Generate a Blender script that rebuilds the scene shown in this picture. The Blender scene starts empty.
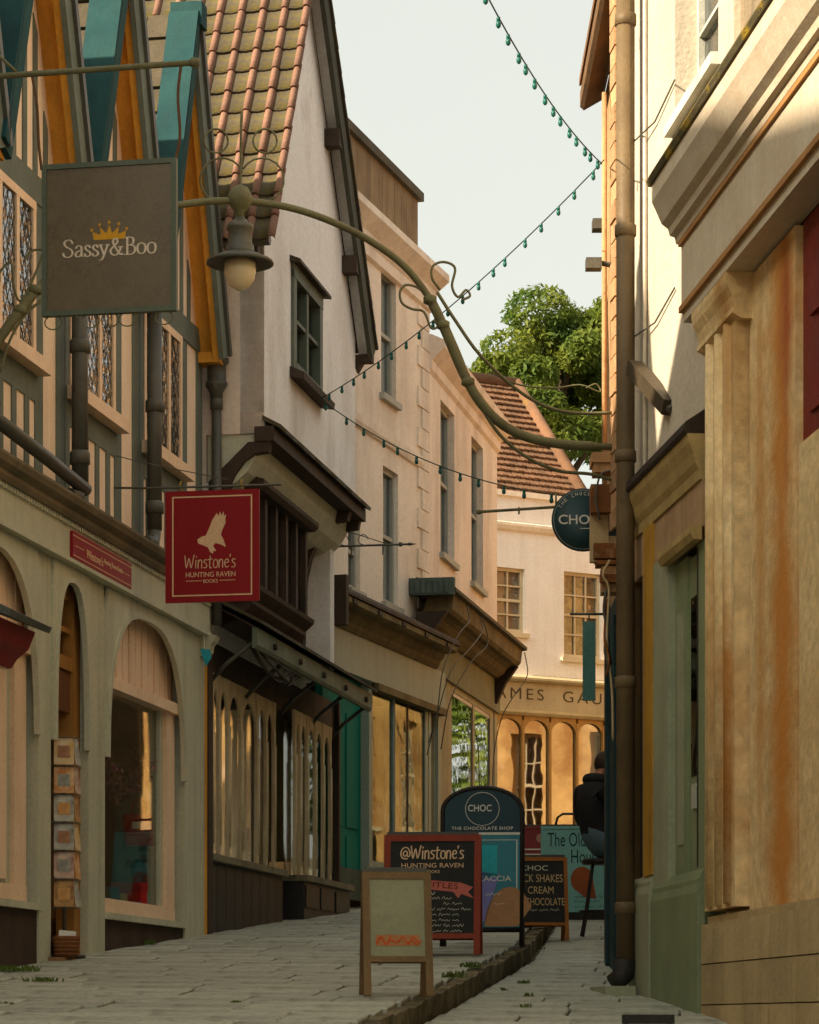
import bpy, bmesh, math, random
from mathutils import Vector, Matrix
random.seed(7)
RD = math.radians
sc = bpy.context.scene
# ------------------------------------------------------------------ camera
FPX, HX, HY, CZ, SL = 2800.0, 409.5, 1020.0, 1.2, 0.074
cd = bpy.data.cameras.new("camera"); cam = bpy.data.objects.new("camera", cd)
sc.collection.objects.link(cam); sc.camera = cam
cd.sensor_fit = 'HORIZONTAL'; cd.sensor_width = 36.0; cd.lens = 36.0 * FPX / 819.0
cd.shift_y = (HY - 512.0) / 819.0
cd.clip_start = 0.1; cd.clip_end = 2000
cam.location = (0, 0, CZ); cam.rotation_euler = (RD(90), 0, 0)
# ------------------------------------------------------------------ sky and sun
SUN_EL, SUN_AZ = 31.0, 238.0          # azimuth: clockwise from +Y, where the sun stands
w = bpy.data.worlds.new("World"); sc.world = w; w.use_nodes = True
nt = w.node_tree; nt.nodes.clear()
sky = nt.nodes.new('ShaderNodeTexSky'); sky.sky_type = 'NISHITA'; sky.sun_disc = False
sky.sun_elevation = RD(SUN_EL); sky.sun_rotation = RD(SUN_AZ)
sky.air_density = 1.0; sky.dust_density = 6.0; sky.ozone_density = 0.6; sky.altitude = 50
hs = nt.nodes.new('ShaderNodeHueSaturation'); hs.inputs['Saturation'].default_value = 0.42
tint = nt.nodes.new('ShaderNodeMix'); tint.data_type = 'RGBA'; tint.blend_type = 'MULTIPLY'
tint.inputs[0].default_value = 1.0; tint.inputs[7].default_value = (1.0, 0.97, 0.80, 1)
bg = nt.nodes.new('ShaderNodeBackground'); bg.inputs[1].default_value = 0.15
wo = nt.nodes.new('ShaderNodeOutputWorld')
nt.links.new(sky.outputs[0], hs.inputs['Color']); nt.links.new(hs.outputs[0], tint.inputs[6])
even = nt.nodes.new('ShaderNodeMix'); even.data_type = 'RGBA'; even.inputs[0].default_value = 0.85      # milky high haze evens the sky out
even.inputs[7].default_value = (1.00, 1.02, 0.93, 1); nt.links.new(tint.outputs[2], even.inputs[6])
nt.links.new(even.outputs[2], bg.inputs[0]); nt.links.new(bg.outputs[0], wo.inputs[0])
sl = bpy.data.lights.new("sun", 'SUN'); sl.energy = 2.3; sl.angle = RD(0.6); sl.color = (1.0, 0.83, 0.62)
so = bpy.data.objects.new("sun", sl); sc.collection.objects.link(so)
_a, _e = RD(SUN_AZ), RD(SUN_EL)
SUNV = Vector((math.sin(_a) * math.cos(_e), math.cos(_a) * math.cos(_e), math.sin(_e)))
so.rotation_euler = SUNV.to_track_quat('Z', 'Y').to_euler(); so.location = SUNV * 60
sc.view_settings.view_transform = 'Standard'; sc.view_settings.look = 'None'
sc.view_settings.exposure = 2.2; sc.view_settings.gamma = 1.0
sc.view_settings.use_curve_mapping = False
sc.render.engine = 'CYCLES'; sc.cycles.use_denoising = True
sc.cycles.max_bounces = 10; sc.cycles.diffuse_bounces = 7; sc.cycles.transparent_max_bounces = 12
sc.cycles.caustics_reflective = False; sc.cycles.caustics_refractive = False

# ------------------------------------------------------------------ helpers
def lane_z(y): return SL * y
def pave_z(y): return SL * y + 0.13
def at(x, y, Y): return Vector(((x - HX) / FPX * Y, Y, CZ + (HY - y) / FPX * Y))
def lin(c):
    f = lambda v: (v / 255 / 12.92) if v / 255 <= 0.04045 else ((v / 255 + 0.055) / 1.055) ** 2.4
    return (f(c[0]), f(c[1]), f(c[2]), 1)

class Fr:
    """wall frame: s along the wall (away from the viewer), o outwards, z up from z0"""
    def __init__(self, P, d, side, z0):
        k = math.hypot(d, 1); self.u = Vector((d / k, 1 / k)); self.n = Vector((self.u.y, -self.u.x)) * side
        self.P = Vector(P); self.z0 = z0; self.side = side
    def px(self, x, y, o=0.0):
        a = (x - HX) / FPX; b = (HY - y) / FPX; r = Vector((a, 1))
        t = (o + self.P.dot(self.n)) / r.dot(self.n)
        return ((r * t - self.P).dot(self.u), CZ + b * t - self.z0)
    def w(self, s, o, z):
        p = self.P + self.u * s + self.n * o
        return Vector((p.x, p.y, z + self.z0))
    def local(self, wpt):
        q = Vector((wpt[0], wpt[1])) - self.P
        return (q.dot(self.u), q.dot(self.n), wpt[2] - self.z0)
    def f(self, p): return Vector((p[0], -self.side * p[1], p[2]))
    def mat(self):
        m = Matrix.Identity(4)
        m[0][0], m[1][0] = self.u.x, self.u.y
        m[0][1], m[1][1] = -self.u.y, self.u.x
        m[0][3], m[1][3], m[2][3] = self.P.x, self.P.y, self.z0
        return m

class B:
    def __init__(self, fr=None):
        self.bm = bmesh.new(); self.fr = fr
    def v(self, p):
        p = self.fr.f(p) if self.fr else Vector(p)
        return self.bm.verts.new(p)
    def face(self, vs, mi=0):
        try:
            f = self.bm.faces.new(vs); f.material_index = mi; return f
        except ValueError: return None
    def box(self, a0, a1, o0, o1, z0, z1, mi=0):
        c = [self.v((a, o, z)) for a in (a0, a1) for o in (o0, o1) for z in (z0, z1)]
        for q in ((0, 1, 3, 2), (4, 6, 7, 5), (0, 4, 5, 1), (2, 3, 7, 6), (0, 2, 6, 4), (1, 5, 7, 3)):
            self.face([c[i] for i in q], mi)
        return self
    def hexa(self, pts, mi=0):
        c = [self.v(p) for p in pts]      # bottom 4 then top 4
        for q in ((3, 2, 1, 0), (4, 5, 6, 7), (0, 1, 5, 4), (1, 2, 6, 5), (2, 3, 7, 6), (3, 0, 4, 7)):
            self.face([c[i] for i in q], mi)
        return self
    def prism(self, pts, vec, mi=0):
        """pts: 3-D outline, extruded along vec"""
        vec = Vector(vec); a = [self.v(p) for p in pts]; b = [self.v(Vector(p) + vec) for p in pts]
        n = len(pts); self.face(a, mi); self.face(b[::-1], mi)
        for i in range(n):
            self.face([a[i], b[i], b[(i + 1) % n], a[(i + 1) % n]], mi)
        return self
    def plate(self, pts, o0, o1, mi=0):
        """outline in (s,z), thickness from o0 to o1"""
        return self.prism([(p[0], o0, p[1]) for p in pts], (0, o1 - o0, 0), mi)
    def sect(self, pts, s0, s1, mi=0):
        """outline in (o,z), run from s0 to s1"""
        return self.prism([(s0, p[0], p[1]) for p in pts], (s1 - s0, 0, 0), mi)
    def strip(self, top, bot, o0, o1, mi=0):
        """plate between two (s,z) polylines of equal length, made of quads"""
        n = len(top)
        T0 = [self.v((p[0], o0, p[1])) for p in top]; B0 = [self.v((p[0], o0, p[1])) for p in bot]
        T1 = [self.v((p[0], o1, p[1])) for p in top]; B1 = [self.v((p[0], o1, p[1])) for p in bot]
        for i in range(n - 1):
            self.face([T0[i], T0[i + 1], B0[i + 1], B0[i]], mi); self.face([T1[i + 1], T1[i], B1[i], B1[i + 1]], mi)
            self.face([T0[i + 1], T0[i], T1[i], T1[i + 1]], mi); self.face([B0[i], B0[i + 1], B1[i + 1], B1[i]], mi)
        self.face([T0[0], B0[0], B1[0], T1[0]], mi); self.face([T0[-1], T1[-1], B1[-1], B0[-1]], mi)
        return self
    def tube(self, pts, r, n=8, mi=0, cap=True, flat=1.0):
        pts = [self.fr.f(p) if self.fr else Vector(p) for p in pts]
        rs = r if isinstance(r, (list, tuple)) else [r] * len(pts)
        rings = []; up = None
        for i, p in enumerate(pts):
            t = (pts[min(i + 1, len(pts) - 1)] - pts[max(i - 1, 0)])
            if t.length < 1e-9: t = Vector((0, 0, 1))
            t.normalize()
            if up is None:
                up = t.orthogonal().normalized()
            up = (up - t * up.dot(t))
            if up.length < 1e-6: up = t.orthogonal()
            up.normalize(); sd = t.cross(up)
            rings.append([self.bm.verts.new(p + (up * math.cos(k * 2 * math.pi / n) + sd * math.sin(k * 2 * math.pi / n) * flat) * rs[i]) for k in range(n)])
        for i in range(len(rings) - 1):
            for k in range(n):
                f = self.face([rings[i][k], rings[i][(k + 1) % n], rings[i + 1][(k + 1) % n], rings[i + 1][k]], mi)
                if f: f.smooth = n > 5
        if cap:
            self.face(rings[0][::-1], mi); self.face(rings[-1], mi)
        return self
    def lathe(self, prof, c, n=16, mi=0, axis='z'):
        """prof: [(r, h)] around a vertical axis through c (in frame coordinates)"""
        c = self.fr.f(c) if self.fr else Vector(c); rings = []
        for r, h in prof:
            ring = []
            for k in range(n):
                a = k * 2 * math.pi / n
                d = Vector((r * math.cos(a), r * math.sin(a), h)) if axis == 'z' else Vector((r * math.cos(a), h, r * math.sin(a)))
                ring.append(self.bm.verts.new(c + d))
            rings.append(ring)
        for i in range(len(rings) - 1):
            for k in range(n):
                f = self.face([rings[i][k], rings[i][(k + 1) % n], rings[i + 1][(k + 1) % n], rings[i + 1][k]], mi)
                if f: f.smooth = True
        self.face(rings[0][::-1], mi); self.face(rings[-1], mi)
        return self
    def wall(self, s0, s1, z0, z1, of, ob, holes=()):
        """wall slab between o=of (face) and o=ob with rectangular holes (s0,s1,z0,z1)"""
        S = sorted({s0, s1} | {v for h in holes for v in h[:2] if s0 < v < s1})
        Z = sorted({z0, z1} | {v for h in holes for v in h[2:] if z0 < v < z1})
        def solid(i, j):
            if i < 0 or j < 0 or i >= len(S) - 1 or j >= len(Z) - 1: return False
            a, b = (S[i] + S[i + 1]) / 2, (Z[j] + Z[j + 1]) / 2
            return not any(h[0] < a < h[1] and h[2] < b < h[3] for h in holes)
        for i in range(len(S) - 1):
            for j in range(len(Z) - 1):
                if not solid(i, j): continue
                a, b, c, d = S[i], S[i + 1], Z[j], Z[j + 1]
                for o in (of, ob): self.face([self.v((a, o, c)), self.v((b, o, c)), self.v((b, o, d)), self.v((a, o, d))])
                if not solid(i - 1, j): self.face([self.v((a, of, c)), self.v((a, of, d)), self.v((a, ob, d)), self.v((a, ob, c))])
                if not solid(i + 1, j): self.face([self.v((b, of, c)), self.v((b, of, d)), self.v((b, ob, d)), self.v((b, ob, c))])
                if not solid(i, j - 1): self.face([self.v((a, of, c)), self.v((b, of, c)), self.v((b, ob, c)), self.v((a, ob, c))])
                if not solid(i, j + 1): self.face([self.v((a, of, d)), self.v((b, of, d)), self.v((b, ob, d)), self.v((a, ob, d))])
        bmesh.ops.remove_doubles(self.bm, verts=self.bm.verts, dist=1e-5)
        return self
    def build(self, name, mat, parent=None, bev=0.0, smooth=False):
        bm = self.bm
        if bev:
            es = [e for e in bm.edges if len(e.link_faces) == 2 and e.calc_face_angle(0) > 0.5]
            bmesh.ops.bevel(bm, geom=es, offset=bev, segments=1, affect='EDGES', clamp_overlap=True)
        bmesh.ops.recalc_face_normals(bm, faces=bm.faces)
        me = bpy.data.meshes.new(name); bm.to_mesh(me); bm.free()
        for m in (mat if isinstance(mat, (list, tuple)) else [mat]): me.materials.append(m)
        if smooth:
            for p in me.polygons: p.use_smooth = True
        return link(name, me, parent)

def link(name, me, parent=None):
    o = bpy.data.objects.new(name, me); sc.collection.objects.link(o)
    if parent: o.parent = parent
    return o
def tag(o, label=None, cat=None, group=None, kind=None):
    if label: o['label'] = label
    if cat: o['category'] = cat
    if group: o['group'] = group
    if kind: o['kind'] = kind
    return o
def thing(name, label, cat, mat=None, loc=None, rz=0.0, group=None):
    o = bpy.data.objects.new(name, None); sc.collection.objects.link(o); o.empty_display_size = 0.3
    if mat is not None: o.matrix_world = mat
    elif loc is not None:
        o.location = loc; o.rotation_euler = (0, 0, rz)
    return tag(o, label, cat, group)
def frthing(name, label, cat, fr, group=None): return thing(name, label, cat, mat=fr.mat(), group=group)
def shift(fr, s, z=0.0):
    """same wall, origin moved along it"""
    g = Fr((0, 0), 0, fr.side, fr.z0 + z); g.u = fr.u; g.n = fr.n; g.P = fr.P + fr.u * s; return g

# ------------------------------------------------------------------ materials
MATS = {}
def mat(name, c1, c2=None, rough=0.8, scale=2.5, bump=0.2, bscale=70, streak=0.0, sc_col=(60, 55, 45), rnd=0.0,
        metal=0.0, spec=0.22, patch=None, pcol=(0, 0, 0), pscale=1.5, contrast=0.5, grain=0.12, smap=(7, 7, 0.55)):
    if name in MATS: return MATS[name]
    m = bpy.data.materials.new(name); m.use_nodes = True; t = m.node_tree; N = t.nodes; L = t.links
    p = N['Principled BSDF']; p.inputs['Roughness'].default_value = rough; p.inputs['Metallic'].default_value = metal
    p.inputs['Specular IOR Level'].default_value = spec
    tc = N.new('ShaderNodeTexCoord')
    def noise(s, det=6, map_=None, rough_=0.6):
        n = N.new('ShaderNodeTexNoise'); n.inputs['Scale'].default_value = s; n.inputs['Detail'].default_value = det
        n.inputs['Roughness'].default_value = rough_
        if map_:
            mp = N.new('ShaderNodeMapping'); mp.inputs['Scale'].default_value = map_
            L.new(tc.outputs['Object'], mp.inputs[0]); L.new(mp.outputs[0], n.inputs['Vector'])
        else: L.new(tc.outputs['Object'], n.inputs['Vector'])
        return n
    def ramp(src, a, b):
        r = N.new('ShaderNodeMapRange'); r.inputs[1].default_value = a; r.inputs[2].default_value = b
        L.new(src, r.inputs[0]); return r.outputs[0]
    def mix(fac, A, Bc, mode='MIX'):
        x = N.new('ShaderNodeMix'); x.data_type = 'RGBA'; x.blend_type = mode
        for sock, val in ((0, fac), (6, A), (7, Bc)):
            if isinstance(val, (int, float)): x.inputs[sock].default_value = val
            elif isinstance(val, tuple): x.inputs[sock].default_value = val
            else: L.new(val, x.inputs[sock])
        return x.outputs[2]
    c2 = c2 or tuple(v * 0.84 for v in c1)
    h = 0.28 * (1 - contrast) + 0.04
    col = mix(ramp(noise(scale).outputs[0], 0.5 - h, 0.5 + h), lin(c1), lin(c2))
    g = noise(bscale * 0.5, 4)
    gv = N.new('ShaderNodeMapRange'); gv.inputs[1].default_value = 0.25; gv.inputs[2].default_value = 0.75
    gv.inputs[3].default_value = 1 - grain; gv.inputs[4].default_value = 1 + grain; L.new(g.outputs[0], gv.inputs[0])
    col = mix(1.0, col, gv.outputs[0], 'MULTIPLY')
    if streak:
        k = ramp(noise(1.0, 5, smap).outputs[0], 0.46, 0.74)
        mm = N.new('ShaderNodeMath'); mm.operation = 'MULTIPLY'; mm.inputs[1].default_value = streak; L.new(k, mm.inputs[0])
        col = mix(mm.outputs[0], col, lin(sc_col))
    if patch is not None:
        k = ramp(noise(pscale, 8, None, 0.7).outputs[0], patch, patch + 0.10)
        col = mix(k, col, lin(pcol))
    if rnd:
        oi = N.new('ShaderNodeObjectInfo'); mr = N.new('ShaderNodeMapRange')
        mr.inputs[3].default_value = 1 - rnd; mr.inputs[4].default_value = 1 + rnd
        L.new(oi.outputs['Random'], mr.inputs[0]); col = mix(1.0, col, mr.outputs[0], 'MULTIPLY')
    L.new(col, p.inputs['Base Color'])
    rr = N.new('ShaderNodeMapRange'); rr.inputs[3].default_value = max(0.02, rough - 0.12); rr.inputs[4].default_value = min(1, rough + 0.12)
    L.new(g.outputs[0], rr.inputs[0]); L.new(rr.outputs[0], p.inputs['Roughness'])
    if bump:
        b = N.new('ShaderNodeBump'); b.inputs['Strength'].default_value = bump; b.inputs['Distance'].default_value = 0.02
        L.new(noise(bscale, 6).outputs[0], b.inputs['Height'])
        b2 = N.new('ShaderNodeBump'); b2.inputs['Strength'].default_value = bump * 0.7; b2.inputs['Distance'].default_value = 0.06
        L.new(noise(bscale * 0.07, 5).outputs[0], b2.inputs['Height']); L.new(b.outputs[0], b2.inputs['Normal'])
        L.new(b2.outputs[0], p.inputs['Normal'])
    MATS[name] = m; return m

def glass(name, tint=(1, 1, 1), wav=0.0, wsc=6.0, refl=1.0, rough=0.02):
    if name in MATS: return MATS[name]
    m = bpy.data.materials.new(name); m.use_nodes = True; t = m.node_tree; N = t.nodes; L = t.links; N.clear()
    out = N.new('ShaderNodeOutputMaterial'); mx = N.new('ShaderNodeMixShader'); tr = N.new('ShaderNodeBsdfTransparent')
    gl = N.new('ShaderNodeBsdfGlossy'); gl.inputs['Roughness'].default_value = rough
    tr.inputs[0].default_value = (*tint, 1)
    fr = N.new('ShaderNodeFresnel'); fr.inputs[0].default_value = 1.62
    mm = N.new('ShaderNodeMath'); mm.operation = 'MULTIPLY_ADD'; mm.inputs[1].default_value = refl; mm.inputs[2].default_value = 0.06 * refl; mm.use_clamp = True
    L.new(fr.outputs[0], mm.inputs[0]); L.new(mm.outputs[0], mx.inputs[0])
    L.new(tr.outputs[0], mx.inputs[1]); L.new(gl.outputs[0], mx.inputs[2]); L.new(mx.outputs[0], out.inputs[0])
    if wav:
        tc = N.new('ShaderNodeTexCoord'); n = N.new('ShaderNodeTexNoise'); n.inputs['Scale'].default_value = wsc; n.inputs['Detail'].default_value = 2
        b = N.new('ShaderNodeBump'); b.inputs['Strength'].default_value = wav; b.inputs['Distance'].default_value = 0.05
        L.new(tc.outputs['Object'], n.inputs['Vector']); L.new(n.outputs[0], b.inputs['Height']); L.new(b.outputs[0], gl.inputs['Normal']); L.new(b.outputs[0], fr.inputs['Normal'])
    MATS[name] = m; return m

GREEN = mat('sage_paint', (200, 196, 168), (186, 186, 162), rough=0.6, streak=0.25, sc_col=(95, 90, 70), bump=0.12)
TIMBER = mat('green_timber', (112, 120, 108), (96, 104, 94), rough=0.65, streak=0.2, bump=0.2)
PLASTER = mat('cream_plaster', (248, 224, 196), (242, 214, 184), streak=0.25, sc_col=(150, 120, 95))
FRAME = mat('cream_paint', (246, 214, 180), (238, 204, 168), rough=0.55, streak=0.15, sc_col=(150, 115, 80), bump=0.1)
OCHRE = mat('ochre_soffit', (224, 162, 62), (206, 142, 52), rough=0.7, streak=0.4, sc_col=(120, 75, 25), bump=0.12)
TEAL = mat('teal_bargeboard', (24, 60, 64), (36, 74, 74), rough=0.85, streak=0.5, sc_col=(35, 60, 55), bump=0.25)
IRON = mat('dark_cast_iron', (84, 82, 70), (68, 66, 58), rough=0.5, bump=0.2, spec=0.5)
OLIVEIRON = mat('olive_iron', (116, 114, 82), (92, 86, 60), rough=0.55, bump=0.25, patch=0.62, pcol=(92, 58, 34), pscale=9)
LEAD = mat('lead_sheet', (96, 98, 92), (74, 76, 70), rough=0.6, bump=0.2)
DARKWOOD = mat('dark_brown_timber', (76, 62, 50), (58, 47, 38), rough=0.7, bump=0.35, streak=0.3, sc_col=(80, 66, 52))
BLACKPAINT = mat('black_paint', (34, 33, 31), (46, 42, 38), rough=0.5, bump=0.3, streak=0.25, sc_col=(70, 62, 52))
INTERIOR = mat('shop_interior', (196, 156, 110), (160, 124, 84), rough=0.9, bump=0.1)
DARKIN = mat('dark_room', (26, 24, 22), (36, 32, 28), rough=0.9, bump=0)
WHITEWALL = mat('white_render', (246, 242, 236), (238, 233, 226), patch=.60, pcol=(216, 208, 198), pscale=.7, smap=(1.2, 1.2, .4), streak=0.6, sc_col=(165, 150, 128), bump=0.28, bscale=40, scale=0.9)
PINKWALL = mat('pink_white_render', (244, 230, 212), (236, 216, 198), patch=.60, pcol=(222, 200, 178), pscale=.7, smap=(1.1, 1.1, .45), streak=0.6, sc_col=(160, 136, 112), bump=0.22, bscale=40, scale=0.8)
CREAMWALL = mat('cream_render', (244, 232, 214), (236, 220, 200), patch=.62, pcol=(220, 200, 178), pscale=.8, smap=(1.1, 1.1, .45), streak=0.6, sc_col=(164, 142, 118), bump=0.2, bscale=40, scale=0.8)
REDSIGN = mat('red_sign_paint', (146, 24, 30), (136, 22, 28), rough=0.5, bump=0.05, grain=0.05)
CREAMINK = mat('cream_lettering', (226, 190, 150), (220, 184, 146), rough=0.6, bump=0)
WHITEINK = mat('white_lettering', (225, 220, 205), (218, 212, 198), rough=0.6, bump=0)
SHOPGLASS = glass('shop_glass', (0.93, 0.94, 0.9), 0.02, 1.5, 0.38)
LEADGLASS = glass('leaded_glass', (0.6, 0.7, 0.68), 0.6, 9.0, 1.9)
SASHGLASS = glass('sash_glass', (0.94, 0.97, 0.98), 0.06, 3.0, 0.5)

# ------------------------------------------------------------------ lettering
def text(body, width, parent, loc, m, name='lettering', rot=(math.pi / 2, 0, 0), height=None, ext=0.0015, space=1.0, align='CENTER', shear=0.0, offset=0.0):
    c = bpy.data.curves.new('txt', 'FONT'); c.body = body; c.align_x = align; c.extrude = ext; c.space_character = space
    c.resolution_u = 4; c.shear = shear; c.offset = offset
    o = bpy.data.objects.new('txt', c); sc.collection.objects.link(o)
    bpy.context.view_layer.update()
    me = bpy.data.meshes.new_from_object(o.evaluated_get(bpy.context.evaluated_depsgraph_get())); me.name = name
    bpy.data.objects.remove(o); bpy.data.curves.remove(c)
    xs = [v.co.x for v in me.vertices]; ys = [v.co.y for v in me.vertices]
    k = width / max(1e-6, max(xs) - min(xs)); ky = k if height is None else height / max(1e-6, max(ys) - min(ys))
    x0 = (max(xs) + min(xs)) / 2; y0 = min(ys)
    if align == 'LEFT': x0 = min(xs)
    for v in me.vertices: v.co = Vector(((v.co.x - x0) * k, (v.co.y - y0) * ky, v.co.z))
    me.materials.clear(); me.materials.append(m)
    o = link(name, me, parent); o.location = loc; o.rotation_euler = rot
    return o

def nib(strokes, k, thick, thin, parent, loc, m, name='lettering', rot=(math.pi / 2, 0, 0)):
    """pen lettering: every segment is the hull of an upright pen nib dragged along it"""
    bm = bmesh.new(); NB = [(thick / 2 * math.cos(a * math.pi / 4), thin / 2 * math.sin(a * math.pi / 4)) for a in range(8)]
    lev = 0
    for st in strokes:
        st = smooth_line(st) if len(st) > 2 else st
        for a, b in zip(st[:-1], st[1:]):
            pts = [(p[0] * k + q[0], p[1] * k + q[1]) for p in (a, b) for q in NB]
            h = hull(pts); lev += 1
            bm.faces.new([bm.verts.new((x, y, 0.0012 + (lev % 40) * 2e-5)) for x, y in h])
    me = bpy.data.meshes.new(name); bm.to_mesh(me); bm.free(); me.materials.append(m)
    o = link(name, me, parent); o.location = loc; o.rotation_euler = rot
    return o
def hull(pts):
    pts = sorted(set(pts))
    def half(ps):
        r = []
        for p in ps:
            while len(r) > 1 and (r[-1][0] - r[-2][0]) * (p[1] - r[-2][1]) - (r[-1][1] - r[-2][1]) * (p[0] - r[-2][0]) <= 0: r.pop()
            r.append(p)
        return r
    a, b = half(pts), half(pts[::-1]); return a[:-1] + b[:-1]
def smooth_line(P, n=5):
    out = []; P = [Vector(p) for p in P]
    Q = [P[0] * 2 - P[1]] + P + [P[-1] * 2 - P[-2]]
    for i in range(1, len(Q) - 2):
        for j in range(n):
            t = j / n; a, b, c, d = Q[i - 1], Q[i], Q[i + 1], Q[i + 2]
            out.append(0.5 * ((2 * b) + (c - a) * t + (2 * a - 5 * b + 4 * c - d) * t * t + (3 * b - a - 3 * c + d) * t ** 3))
    out.append(P[-1]); return [tuple(p) for p in out]
def flat_shape(outline, parent, loc, m, name, rot=(math.pi / 2, 0, 0), z=0.0012):
    bm = bmesh.new(); bm.faces.new([bm.verts.new((x, y, z)) for x, y in outline])
    bmesh.ops.triangulate(bm, faces=bm.faces); bmesh.ops.recalc_face_normals(bm, faces=bm.faces)
    me = bpy.data.meshes.new(name); bm.to_mesh(me); bm.free(); me.materials.append(m)
    o = link(name, me, parent); o.location = loc; o.rotation_euler = rot; return o
def arc(cx, cy, rx, ry, a0, a1, n=10):
    return [(cx + rx * math.cos(RD(a0 + (a1 - a0) * i / n)), cy + ry * math.sin(RD(a0 + (a1 - a0) * i / n))) for i in range(n + 1)]
# ================================================================== GROUND
SLAB = mat('grey_paving_stone', (188, 187, 168), (158, 159, 143), rough=0.75, scale=1.3, bump=0.4, bscale=34, rnd=0.12, patch=0.56, pcol=(120, 116, 98), pscale=1.8, grain=.25, streak=.55, smap=(9, 9, 9), sc_col=(96, 90, 74))
JOINT = mat('earth_joint', (104, 96, 76), (78, 76, 54), rough=0.95, bump=0.4)
KERB = mat('mossy_kerb_stone', (122, 110, 84), (92, 82, 60), rough=0.9, bump=0.6, bscale=25, rnd=0.2, patch=0.55, pcol=(52, 56, 26), pscale=6)
b = B()
G = [(-60, -30), (60, -30), (60, 100), (-60, 100)]
vs = [b.bm.verts.new((x, y, lane_z(y) - 0.07)) for x, y in G]; b.face(vs)
tag(b.build('ground', JOINT), kind='structure')
KL = [(-0.75, 10.5), (-0.22, 14.2), (0.13, 16.6), (0.93, 22.6), (1.475, 29.4), (2.2, 40.0)]
def kerb_x(y):
    for (x0, y0), (x1, y1) in zip(KL[:-1], KL[1:]):
        if y <= y1 or (x1, y1) == KL[-1]: return x0 + (x1 - x0) * (y - y0) / (y1 - y0)
def left_x(y): return -1.797 + 0.184 * (y - 24.6) if y < 30.6 else -0.69 + 0.27 * (y - 30.6)
def right_x(y): return 1.46 - 0.107 * (y - 19.5) if y < 20.0 else 1.42 + 0.07 * (y - 20)
# sheets under the slabs; beyond the slabs they carry the paving colour themselves
def sheet(name, xa, xb, ya, yb, zf, m, n=40):
    b = B(); prev = None
    for i in range(n + 1):
        y = ya + (yb - ya) * i / n
        cur = (b.bm.verts.new((xa(y), y, zf(y))), b.bm.verts.new((xb(y), y, zf(y))))
        if prev: b.face([prev[0], prev[1], cur[1], cur[0]])
        prev = cur
    return tag(b.build(name, m), kind='structure')
pavement = sheet('pavement', lambda y: left_x(y) - 0.35, lambda y: kerb_x(y) - 0.06, 9.0, 34.0, lambda y: pave_z(y) - 0.03, JOINT)
lane = sheet('lane', lambda y: kerb_x(y) - 0.05, lambda y: right_x(y) + 0.4, 9.0, 34.0, lambda y: lane_z(y) - 0.03, JOINT)
FARPAVE = mat('far_paving', (140, 134, 114), (120, 116, 100), rough=0.85, scale=1.2, bump=0.4, bscale=12, patch=0.6, pcol=(80, 76, 60), pscale=2)
sheet('square', lambda y: -3.0 if y < 40 else -30.0, lambda y: 22.0, 34.0, 70.0, lambda y: lane_z(y) + 0.02, FARPAVE)
def slab_mesh(seed):
    r = random.Random(seed); bm = bmesh.new(); j = lambda a=0.005: r.uniform(-a, a)
    lo = [bm.verts.new((x + j(), y + j(), -0.06)) for x, y in ((-.5, -.5), (.5, -.5), (.5, .5), (-.5, .5))]
    mid = [bm.verts.new((v.co.x, v.co.y, -0.008)) for v in lo]
    top = [bm.verts.new((v.co.x * 0.975, v.co.y * 0.965, j(0.003))) for v in lo]
    c = bm.verts.new((j(0.1), j(0.1), 0.003 + j(0.003)))
    for i in range(4):
        k = (i + 1) % 4
        bm.faces.new([lo[i], lo[k], mid[k], mid[i]]); bm.faces.new([mid[i], mid[k], top[k], top[i]]); bm.faces.new([top[i], top[k], c])
    me = bpy.data.meshes.new('paving_slab'); bm.to_mesh(me); bm.free(); me.materials.append(SLAB); return me
SM = [slab_mesh(i) for i in range(9)]
def lay(parent, xa, xb, zf, y0, y1, seed, wmin, wmax):
    r = random.Random(seed); y = y0; skew = 0.10
    while y < y1:
        d = r.uniform(0.36, 0.62); ym = y + d / 2; x = xa(ym); end = xb(ym)
        while x < end - 0.06:
            wd = min(r.uniform(wmin, wmax), end - x)
            if end - (x + wd) < 0.22: wd = end - x
            o = link('paving_slab', r.choice(SM), parent)
            xc = x + wd / 2; yc = ym - skew * (xc - (xa(ym) + end) / 2)
            o.location = (xc, yc, zf(yc) + r.uniform(-0.004, 0.004))
            o.rotation_euler = (math.atan(SL) + r.uniform(-.004, .004), r.uniform(-.005, .005), -skew)
            o.scale = (wd - 0.006, d - 0.006, 1)
            x += wd
        y += d
lay(pavement, lambda y: left_x(y) - 0.3, lambda y: kerb_x(y) - 0.10, pave_z, 13.6, 33.6, 3, 0.5, 1.0)
lay(lane, lambda y: kerb_x(y) + 0.06, lambda y: right_x(y) + 0.35, lane_z, 13.6, 33.6, 5, 0.45, 0.95)
kb = sheet('kerb', lambda y: kerb_x(y) - 0.08, lambda y: kerb_x(y) + 0.05, 13.0, 33.8, lambda y: lane_z(y) - 0.02, KERB)
def rough_block(seed, l, wd, h):
    r = random.Random(seed); bm = bmesh.new(); bmesh.ops.create_cube(bm, size=1)
    bmesh.ops.subdivide_edges(bm, edges=bm.edges[:], cuts=2, use_grid_fill=True)
    for v in bm.verts:
        n = Vector((v.co.x * l, v.co.y * wd, v.co.z * h)); q = Vector((r.uniform(-1, 1), r.uniform(-1, 1), r.uniform(-1, 1)))
        v.co = n + q * 0.006
    me = bpy.data.meshes.new('kerb_stone'); bm.to_mesh(me); bm.free(); me.materials.append(KERB); return me
KM = [rough_block(i, 1.0, 0.085, 0.14) for i in range(7)]
y = 13.2; kr = random.Random(11)
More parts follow.
